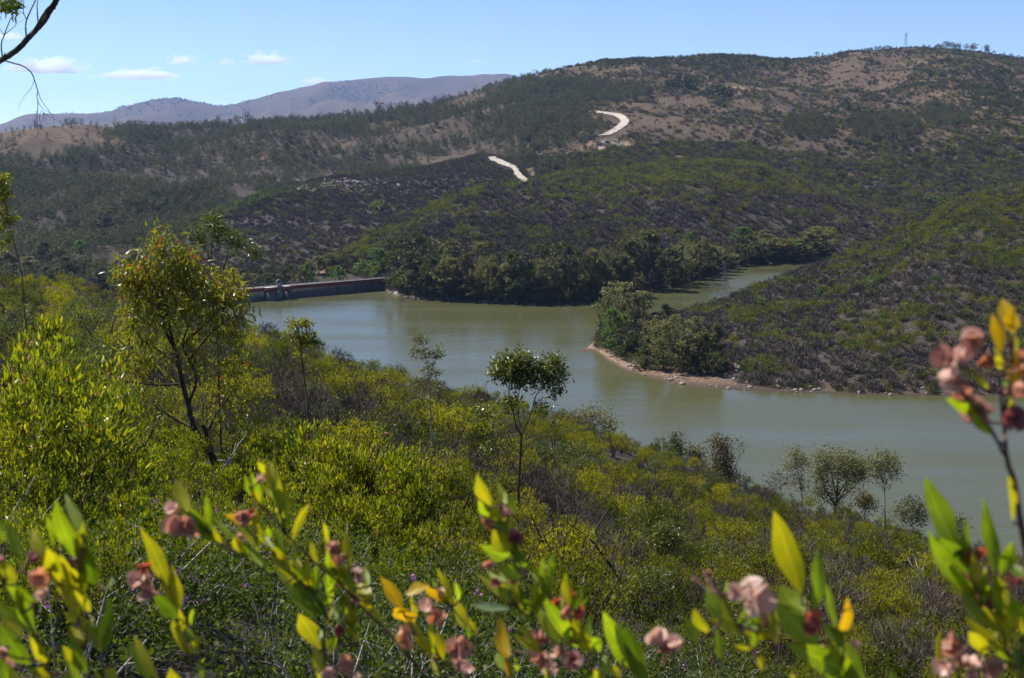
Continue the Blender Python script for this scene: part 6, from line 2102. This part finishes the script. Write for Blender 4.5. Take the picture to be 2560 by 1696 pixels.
twig_plant('long slanting dark hopbush branch crossing the lower left middle', 1.5,
           [(K2, [(1560, 1700), (1450, 1560), (1300, 1370), (1130, 1190), (960, 1030), (880, 930), (680, 760), (560, 640), (440, 530), (380, 440), (280, 340), (180, 200)], 62, 12), (K2, [(440, 520), (390, 330), (355, 215)], 20, 10),
            (K2, [(790, 1700), (800, 1500), (820, 1250), (850, 1130), (780, 1010)], 26, 14), (K2, [(900, 1330), (910, 1050), (905, 780), (900, 700)], 20, 10), (K2, [(740, 1700), (745, 1180), (720, 1080), (640, 980), (420, 880), (350, 840), (180, 710), (0, 620), (-130, 500), (-180, 420)], 30, 14),
            (K2, [(640, 960), (480, 820), (360, 660), (250, 590)], 18, 9)],
           Ls(K1, [(1345, 380, 1258, 140, 120, 'y'), (1505, 570, 1350, 320, 95, 'd'), (1520, 510, 1478, 250, 65, 'g'), (1645, 570, 1555, 430, 65, 'g'), (1725, 665, 1690, 555, 75, 'y')]) +
           Ls(K2, [(355, 225, 335, 5, 65, 'y'), (300, 105, 238, 8, 65, 'y'), (450, 435, 430, 205, 62, 'y'), (255, 315, 168, 180, 34, 'o'), (205, 455, -5, 390, 75, 'o'), (265, 630, 85, 455, 85, 'y'), (290, 605, 225, 330, 85, 'y'), (355, 670, 280, 535, 75, 'g'), (335, 560, 310, 470, 52, 'g'),
                   (115, 665, 68, 555, 75, 'y'), (280, 770, 135, 600, 75, 'g'), (645, 1140, 365, 740, 150, 'g'), (725, 1130, 505, 810, 155, 'd'), (770, 1040, 740, 630, 100, 'g'), (885, 1210, 755, 1040, 95, 'd'), (695, 1360, 535, 1100, 160, 'y'), (725, 1520, 645, 1330, 120, 'y'),
                   (905, 1120, 835, 940, 85, 'd'), (540, 810, 520, 690, 55, 'y'), (925, 970, 890, 760, 65, 'g'), (910, 780, 893, 540, 36, 'y'), (1055, 1010, 955, 870, 120, 'y'), (1045, 900, 1010, 750, 52, 'g'), (755, 610, 715, 445, 45, 'y'), (970, 1310, 880, 1190, 55, 'y'), (690, 930, 660, 830, 60, 'd'), (1060, 1060, 1010, 960, 50, 'y'),
                   (700, 1090, 560, 900, 90, 'g'), (720, 1340, 670, 1190, 50, 'g')]),
           [(K1, 1240, 360, 120, 'w'), (K1, 1270, 450, 190, 'p'), (K1, 1370, 500, 130, 'p'), (K1, 1740, 420, 110, 'p'), (K2, 275, 125, 75, 'w'), (K2, 140, 400, 120, 'p'), (K2, 215, 370, 80, 'r'), (K2, 130, 550, 80, 'w'), (K2, 805, 620, 130, 'p'), (K2, 820, 710, 110, 'w'), (K2, 840, 830, 150, 'n'), (K2, 960, 830, 100, 'p'), (K2, 945, 990, 80, 'w'), (K2, 820, 1240, 90, 'r')], 803, 1000)
twig_plant('golden leaved hopbush sprig with pale capsules right of the slanting branch', 1.45,
           [(K2, [(1720, 1700), (1660, 1520), (1570, 1430), (1480, 1370), (1330, 1180), (1290, 1110)], 30, 12), (K2, [(1850, 1700), (1800, 1330), (1770, 1240), (1700, 1130), (1600, 1010), (1540, 900)], 26, 10), (K2, [(1000, 1700), (930, 1560), (880, 1480)], 18, 10)],
           Ls(K2, [(1290, 1090, 1115, 835, 115, 'o'), (1360, 1180, 1225, 1060, 140, 'o'), (1490, 1410, 1330, 1120, 75, 'y'), (1385, 1130, 1330, 970, 45, 'y'), (1470, 900, 1305, 970, 95, 'o'), (1590, 1010, 1440, 905, 90, 'o'), (1645, 1015, 1518, 765, 65, 'y'), (1765, 1245, 1640, 975, 105, 'y'), (1685, 1010, 1655, 870, 45, 'g'),
                   (1580, 1440, 1530, 1210, 85, 'y'), (1135, 1530, 1108, 1360, 35, 'y'), (1540, 1560, 1480, 1400, 40, 'y'), (1130, 1620, 1080, 1520, 60, 'y')]),
           [(K2, 1290, 1220, 120, 'w'), (K2, 1310, 1310, 110, 'n'), (K2, 1470, 1050, 140, 'w'), (K2, 1530, 1130, 140, 'n'), (K2, 1570, 940, 60, 'w'), (K2, 1720, 1350, 190, 'p'), (K2, 1680, 1440, 120, 'p'), (K2, 1740, 1520, 120, 'w'), (K2, 900, 1470, 120, 'n'), (K2, 770, 1550, 120, 'w'), (K2, 960, 1560, 90, 'w')], 804, 1080)
twig_plant('tall hopbush sprig in front of the forked sapling trunk', 1.3,
           [(K3, [(720, 1700), (680, 1400), (610, 1130), (570, 950), (540, 800), (490, 660), (420, 480), (380, 330)], 34, 12), (K3, [(600, 1120), (520, 1060), (440, 1010)], 14, 8), (K3, [(600, 1100), (680, 960), (700, 880)], 10, 6)],
           Ls(K3, [(305, 330, 208, 90, 110, 'y'), (375, 320, 360, 160, 68, 'y'), (305, 410, 218, 285, 80, 'g'), (375, 430, 330, 325, 125, 'y'), (425, 320, 408, 220, 45, 'g'), (475, 390, 460, 230, 45, 'g'), (445, 660, 320, 500, 160, 'y'), (465, 700, 220, 610, 125, 'g'), (515, 860, 365, 740, 125, 'g'), (555, 770, 455, 580, 90, 'd'),
                   (450, 1070, 165, 1035, 75, 'b'), (445, 1020, 355, 900, 100, 'g'), (435, 950, 388, 770, 58, 'g'), (495, 1080, 448, 930, 55, 'g'), (605, 1140, 498, 890, 70, 'd'), (692, 930, 615, 750, 48, 'g'), (712, 910, 735, 775, 48, 'b'), (682, 840, 680, 695, 44, 'g'), (420, 520, 350, 430, 90, 'd')]),
           [(K3, 425, 370, 95, 'p'), (K3, 275, 440, 75, 'n'), (K3, 495, 580, 130, 'u'), (K3, 300, 750, 80, 'n'), (K3, 360, 880, 90, 'u'), (K3, 465, 860, 80, 'u'), (K3, 300, 480, 40, 'r')], 805, 1330)
twig_plant('leafy hopbush sprig with red brown capsules right below the forked sapling', 1.35,
           [(K3, [(1180, 1720), (1060, 1568), (950, 1430), (880, 1360), (800, 1300)], 30, 14), (K3, [(880, 1720), (870, 1480), (830, 1380)], 18, 12), (K3, [(880, 1360), (885, 1180), (880, 1060), (880, 990)], 14, 8), (K3, [(560, 1720), (460, 1560), (415, 1420)], 18, 10)],
           Ls(K3, [(935, 1350, 640, 905, 125, 'g'), (805, 1320, 620, 1030, 120, 'g'), (1025, 1380, 895, 1130, 130, 'y'), (1010, 1270, 1012, 1110, 58, 'g'), (1095, 1380, 1020, 1255, 90, 'g'), (840, 1010, 825, 905, 50, 'y'), (425, 1430, 375, 1120, 120, 'o'), (415, 1510, 345, 1380, 90, 'g'), (455, 1570, 415, 1370, 58, 'o'), (505, 1530, 480, 1420, 48, 'g'), (930, 1320, 940, 1220, 40, 'o'),
                   (1080, 1600, 960, 1480, 90, 'd'), (620, 1360, 590, 1270, 60, 'y')]),
           [(K3, 865, 980, 110, 'r'), (K3, 930, 1060, 130, 'r'), (K3, 775, 1030, 80, 'r'), (K3, 845, 1100, 100, 'p'), (K3, 660, 1290, 160, 'p'), (K3, 650, 1430, 180, 'p'), (K3, 720, 1490, 100, 'w'), (K3, 790, 1385, 110, 'w'), (K3, 900, 1430, 150, 'u'), (K3, 940, 1440, 80, 'w')], 806, 1440)
twig_plant('hopbush sprig of big upright green leaves beside a single pink capsule', 1.25,
           [(K3, [(1380, 1720), (1310, 1560), (1250, 1440)], 26, 14), (K3, [(1620, 1720), (1570, 1568), (1540, 1460), (1540, 1380)], 16, 10), (K3, [(1180, 1720), (1160, 1560)], 14, 10)],
           Ls(K3, [(1290, 1490, 1108, 1080, 175, 'g'), (1265, 1430, 1200, 1150, 110, 'g'), (1400, 1590, 1275, 1190, 160, 'd'), (1165, 1560, 1128, 1390, 80, 'g'), (1245, 1590, 1185, 1460, 70, 'y'), (1130, 1640, 1050, 1500, 90, 'y')]),
           [(K3, 1480, 1260, 140, 'w'), (K3, 1550, 1370, 190, 'p'), (K3, 1610, 1320, 130, 'w')], 807, 1570)
twig_plant('hopbush sprig with very large leaves and a big pale pink capsule right of middle', 1.1,
           [(K4, [(680, 1640), (600, 1460), (480, 1270), (390, 1120), (310, 980), (280, 920)], 38, 14), (K4, [(1240, 1640), (1130, 1470), (1040, 1370), (930, 1290), (870, 1150), (850, 1040)], 30, 14), (K4, [(330, 1640), (300, 1430), (200, 1300), (110, 1220)], 24, 10), (K4, [(240, 1640), (215, 1400), (190, 1200)], 18, 8)],
           Ls(K4, [(835, 920, 645, 345, 200, 'y'), (860, 1070, 675, 860, 190, 'g'), (920, 1070, 945, 605, 120, 'g'), (1075, 1160, 1005, 840, 70, 'g'), (1120, 1205, 1155, 940, 95, 'o'), (970, 1290, 655, 970, 220, 'g'), (1260, 1520, 710, 1250, 230, 'g'), (1290, 1530, 1080, 1240, 200, 'g'), (670, 1215, 430, 1180, 85, 'y'), (440, 1190, 195, 1095, 95, 'y'),
                   (285, 1100, 175, 880, 120, 'g'), (195, 1190, 95, 1020, 90, 'y'), (135, 1270, 35, 1080, 90, 'g'), (285, 1410, 235, 1140, 78, 'g'), (565, 1460, 560, 1330, 60, 'y'), (325, 930, 325, 825, 40, 'g'), (545, 1170, 405, 1010, 95, 'g'), (1130, 1290, 1000, 1130, 120, 'd'), (470, 860, 460, 815, 30, 'y'), (860, 1640, 760, 1470, 150, 'y'), (1500, 1640, 1450, 1440, 80, 'g')]),
           [(K4, 560, 960, 260, 'w'), (K4, 520, 1060, 190, 'w'), (K4, 395, 910, 120, 'w'), (K4, 620, 1120, 110, 'p'), (K4, 930, 1120, 150, 'r'), (K4, 955, 1290, 100, 'w'), (K4, 1190, 1270, 90, 'w'), (K4, 190, 770, 55, 'p'), (K4, 95, 810, 40, 'p'), (K4, 200, 830, 45, 'p')], 808, 1800)
twig_plant('tall hopbush stem at the right edge topped by a heap of capsules', 1.0,
           [(K5, [(1010, 2150), (960, 1800), (915, 1560), (880, 1330), (830, 1170), (815, 1000), (800, 880), (790, 700)], 46, 20), (K5, [(805, 1130), (730, 980), (670, 880), (650, 800)], 22, 12), (K5, [(800, 900), (860, 640), (870, 460)], 18, 12)],
           Ls(K5, [(870, 350, 795, 120, 130, 'o'), (830, 330, 880, 160, 90, 'o'), (795, 480, 732, 220, 95, 'o'), (785, 590, 748, 440, 55, 'y'), (855, 680, 890, 470, 125, 'o'), (890, 490, 868, 320, 68, 'y'), (710, 710, 615, 615, 55, 'y'), (690, 910, 425, 770, 110, 'g'), (735, 1010, 610, 870, 78, 'g'), (845, 780, 800, 650, 55, 'g'), (865, 1580, 835, 1260, 58, 'y'), (870, 900, 850, 780, 50, 'y')]),
           [(K5, 600, 385, 170, 'p'), (K5, 590, 460, 120, 'w'), (K5, 440, 520, 180, 'p'), (K5, 480, 600, 170, 'w'), (K5, 500, 680, 130, 'p'), (K5, 560, 760, 150, 'n'), (K5, 650, 800, 230, 'p'), (K5, 690, 530, 150, 'n'), (K5, 860, 940, 190, 'u'), (K5, 920, 560, 170, 'n'), (K5, 890, 720, 140, 'n'), (K5, 930, 900, 100, 'w')], 809, 2420)
twig_plant('hopbush sprig at the lower right corner with long pointed leaves and purple and pink capsules', 1.1,
           [(K4, [(2330, 1680), (2270, 1500), (2235, 1200), (2200, 1050), (2165, 880)], 46, 18), (K4, [(2200, 1040), (2090, 960), (2000, 800), (1960, 680)], 18, 10), (K4, [(2100, 1680), (2080, 1500), (2040, 1380), (1990, 1280)], 24, 12)],
           Ls(K4, [(1945, 690, 1683, 110, 180, 'g'), (2005, 800, 1775, 530, 120, 'd'), (1960, 920, 1705, 480, 120, 'g'), (2175, 770, 2085, 235, 120, 'g'), (2205, 790, 2295, 560, 110, 'g'), (2095, 1140, 1925, 890, 100, 'g'), (2055, 1010, 1825, 700, 90, 'g'), (2205, 950, 2190, 780, 115, 'y'), (2375, 830, 2295, 720, 105, 'd'), (2205, 1190, 2085, 1005, 125, 'y'),
                   (2300, 1160, 2235, 1010, 110, 'y'), (2375, 1110, 2285, 950, 140, 'g'), (2055, 1330, 2195, 1160, 110, 'y'), (2105, 1330, 1985, 1180, 120, 'y'), (1780, 1400, 1800, 1160, 50, 'y'), (2285, 1450, 2185, 1310, 95, 'g'), (2375, 1490, 2295, 1280, 105, 'd'), (2370, 1320, 2270, 1180, 110, 'y'), (2230, 1580, 2180, 1420, 90, 'g')]),
           [(K4, 2015, 650, 150, 'r'), (K4, 2040, 870, 190, 'u'), (K4, 2080, 960, 140, 'u'), (K4, 2290, 850, 120, 'u'), (K4, 2120, 780, 80, 'p'), (K4, 1860, 1270, 180, 'n'), (K4, 1920, 1350, 170, 'p'), (K4, 1840, 1430, 170, 'w'), (K4, 2020, 1420, 140, 'w'), (K4, 2160, 1430, 160, 'p'), (K4, 2130, 1500, 110, 'w')], 810, 2380)


# ------------------------------------------------------------------ branch of the tree beside us, hanging into the upper left corner
def overhang():
    Y = 6.0
    rng = np.random.default_rng(61)
    fx = -3.6
    base = np.array([fx, Y - 0.6, gz(fx, Y - 0.6)])
    p0 = pt(*KT(-40, 690), Y)
    root = empty('overhanging_eucalyptus', base)
    tag(root, 'dark bare eucalyptus branch hanging into the upper left sky', 'tree')
    tr = Tubes()
    tr.add(spline([base + [0, 0, -.2], base + [-.1, .1, 1.5], base + [0, .2, 2.6], base + [.15, .3, 4.2], base + [.1, .4, 6.0]], 24), np.linspace(.13, .05, 24), 10)
    tr.V = [v - base for v in tr.V]
    link('trunk', tr.mesh('trunk', [BARK]), root)
    j = base + np.array([0.0, .2, 2.55])

    def tube(T, pts, w0, w1, jit=4):
        p = np.array([pt(*KT(*a), Y + rng.uniform(-.06, .06)) for a in pts])
        sp = spline(p, 7 * len(p))
        sp[1:-1] += rng.normal(size=(len(sp) - 2, 3)) * px_m(KT, jit, Y) * 0.35
        T.add(sp, np.linspace(px_m(KT, w0, Y), px_m(KT, w1, Y), len(sp)) / 2, 7)
    T = Tubes()
    p = np.vstack([j, (j + p0) / 2 + np.array([0, 0, -.02]), p0])
    T.add(spline(p, 12), np.linspace(px_m(KT, 90, Y), px_m(KT, 66, Y), 12) / 2, 8)
    tube(T, [(-40, 690), (0, 660), (120, 590), (230, 500), (300, 420), (390, 330), (480, 230), (550, 110), (610, 20), (700, -150), (760, -300)], 66, 50, 6)
    tube(T, [(370, 350), (430, 235), (500, 120), (575, 35), (640, -100)], 34, 26, 5)
    T.V = [v - base for v in T.V]
    link('bough', T.mesh('bough', [BARK]), root)
    T = Tubes()
    for pts, a, b in (([(290, 415), (280, 300), (290, 215), (330, 120), (385, 0), (430, -90)], 18, 12), ([(290, 215), (255, 130), (262, 0), (280, -80)], 10, 6), ([(415, 235), (405, 110), (410, 0), (420, -60)], 14, 9),
                      ([(25, 615), (15, 480), (45, 380), (100, 240), (140, 150), (130, 60)], 16, 7), ([(45, 380), (130, 310), (170, 265), (150, 170), (135, 120)], 8, 5), ([(170, 265), (270, 210)], 4, 2), ([(45, 380), (0, 320), (-40, 290)], 7, 4), ([(590, 100), (605, 95)], 14, 6), ([(52, 600), (48, 572)], 16, 8), ([(262, 440), (258, 428)], 12, 6)):
        tube(T, pts, a, b)
    T.V = [v - base for v in T.V]
    link('twigs', T.mesh('upright_twigs', [BARK]), root)
    T = Tubes()
    H_ = [([(50, 660), (150, 690), (260, 725), (340, 790), (375, 870), (410, 990), (400, 1050), (412, 1110), (402, 1290), (415, 1390), (420, 1430), (495, 1500)], 16, 3), ([(375, 870), (340, 960), (280, 1030), (220, 1130), (200, 1220)], 6, 2), ([(412, 990), (450, 1090), (540, 1220), (580, 1270), (595, 1350)], 8, 3),
          ([(412, 1105), (460, 1180), (520, 1215), (555, 1235)], 7, 3), ([(460, 1200), (428, 1260), (445, 1390)], 6, 3), ([(470, 1215), (500, 1300), (510, 1350)], 5, 2), ([(480, 1230), (560, 1280), (640, 1320)], 5, 2), ([(405, 1200), (372, 1330), (380, 1380)], 4, 2), ([(420, 1430), (370, 1520)], 5, 2), ([(415, 1390), (410, 1480), (330, 1540)], 5, 2), ([(545, 1225), (530, 1180)], 3, 2), ([(470, 1215), (475, 1290), (440, 1350)], 4, 2)]
    for pts, a, b in H_:
        tube(T, pts, a, b)
    T.V = [v - base for v in T.V]
    link('hanging_twig', T.mesh('hanging_twig', [BARK]), root)
    # leaf tuft above
    n = 260
    k = rng.uniform(size=(n, 2))
    px = rng.normal(80, 75, n); py = rng.normal(20, 55, n)
    P = np.array([pt(*KT(a, b), Y + rng.normal() * .12) for a, b in zip(px, py)]) - base
    V, F = leaves(P, rng.normal(size=(n, 3)) * .8 + np.array([0, 0, -.3]), rng.normal(size=(n, 3)), rng.uniform(.025, .05, n), rng.uniform(.008, .014, n), T_LANCE)
    link('foliage', np_mesh('foliage', V, F, [M_LOW]), root)


overhang()


# ================================================================== CLOUDS AND AIR
def clouds():
    rng = np.random.default_rng(9)
    m, t, out = _mat('cloud_vapour')
    tc = t.nodes.new('ShaderNodeTexCoord')
    oi = t.nodes.new('ShaderNodeObjectInfo')
    add = t.nodes.new('ShaderNodeVectorMath'); add.operation = 'ADD'
    t.links.new(tc.outputs['Object'], add.inputs[0])
    cb = t.nodes.new('ShaderNodeCombineXYZ')
    t.links.new(math_node(t, 'MULTIPLY', oi.outputs['Random'], 50.0), cb.inputs[0])
    t.links.new(cb.outputs[0], add.inputs[1])
    mp = t.nodes.new('ShaderNodeMapping')
    mp.inputs['Scale'].default_value = (2.2, 1.4, 1.0)
    t.links.new(add.outputs[0], mp.inputs[0])
    no = t.nodes.new('ShaderNodeTexNoise')
    no.inputs['Scale'].default_value = 1.5
    no.inputs['Detail'].default_value = 6.0
    no.inputs['Roughness'].default_value = 0.55
    t.links.new(mp.outputs[0], no.inputs[0])
    # flat-bottomed ellipsoid falloff in the unit box
    sp = t.nodes.new('ShaderNodeSeparateXYZ')
    t.links.new(tc.outputs['Object'], sp.inputs[0])
    zz = math_node(t, 'ADD', sp.outputs[2], 0.55)
    zneg = math_node(t, 'MINIMUM', zz, 0.0)
    zpos = math_node(t, 'MAXIMUM', zz, 0.0)
    r2 = math_node(t, 'ADD', math_node(t, 'ADD', math_node(t, 'POWER', sp.outputs[0], 2.0), math_node(t, 'POWER', sp.outputs[1], 2.0)),
                   math_node(t, 'ADD', math_node(t, 'POWER', math_node(t, 'MULTIPLY', zpos, 0.68), 2.0), math_node(t, 'POWER', math_node(t, 'MULTIPLY', zneg, 3.2), 2.0)))
    fall = math_node(t, 'SUBTRACT', 1.0, math_node(t, 'SQRT', r2))
    v = math_node(t, 'ADD', math_node(t, 'MULTIPLY', fall, 0.62), math_node(t, 'SUBTRACT', no.outputs[0], 0.72))
    d = math_node(t, 'MAXIMUM', math_node(t, 'MULTIPLY', v, 0.05), 0.0)
    d = math_node(t, 'MINIMUM', d, 0.006)
    pv = t.nodes.new('ShaderNodeVolumePrincipled')
    pv.inputs['Color'].default_value = (1, 1, 1, 1)
    pv.inputs['Anisotropy'].default_value = 0.35
    t.links.new(d, pv.inputs['Density'])
    t.links.new(pv.outputs[0], out.inputs['Volume'])
    V = np.array([[x, y, z] for x in (-1, 1) for y in (-1, 1) for z in (-1, 1)], float)
    F = np.array([[0, 1, 3, 2], [4, 6, 7, 5], [0, 4, 5, 1], [2, 3, 7, 6], [0, 2, 6, 4], [1, 5, 7, 3]])
    me = np_mesh('cloud', V, F, [m])
    D = 26000.0
    L = [(112, 148, 215, 46, 'long low white cloud nearest the left edge, behind the hanging twig'), (318, 167, 235, 34, 'flat streaky white cloud above the left peak'), (420, 134, 90, 32, 'small puffy white cloud above the flat streaky one'),
         (521, 140, 54, 22, 'tiny white cloud between two puffy ones'), (612, 130, 135, 40, 'largest puffy white cloud over the far mountain shoulder'), (726, 183, 90, 24, 'white cloud just behind the far mountain ridge'), (20, 80, 90, 22, 'faint white cloud at the left edge behind the bare branch'),
         (832, 182, 70, 12, 'thin sliver of cloud touching the far mountain ridge'), (1100, 140, 44, 10, 'faintest tiny cloud over the right end of the far mountains')]
    for x, y, w, h, lab in L:
        c = pt(x, y, D)
        o = link('cloud', me, None, tuple(c))
        k = SD / FPX * D
        o.scale = (w * k * 0.56, w * k * 0.3, h * k * 0.62)
        tag(o, lab, 'cloud', 'small clouds low in the sky')


clouds()


def haze():
    V = np.array([[x, y, z] for x in (-8900, 8900) for y in (-120, 15800) for z in (-16, 700)], float)
    F = np.array([[0, 1, 3, 2], [4, 6, 7, 5], [0, 4, 5, 1], [2, 3, 7, 6], [0, 2, 6, 4], [1, 5, 7, 3]])
    m, t, out = _mat('haze_air')
    pv = t.nodes.new('ShaderNodeVolumePrincipled')
    pv.inputs['Color'].default_value = (0.37, 0.57, 1.0, 1)
    pv.inputs['Density'].default_value = 0.00004
    pv.inputs['Anisotropy'].default_value = 0.3
    t.links.new(pv.outputs[0], out.inputs['Volume'])
    o = link('haze', np_mesh('haze', V, F, [m]))
    tag(o, 'thin blue haze between the hills', None, None, 'stuff')


haze()
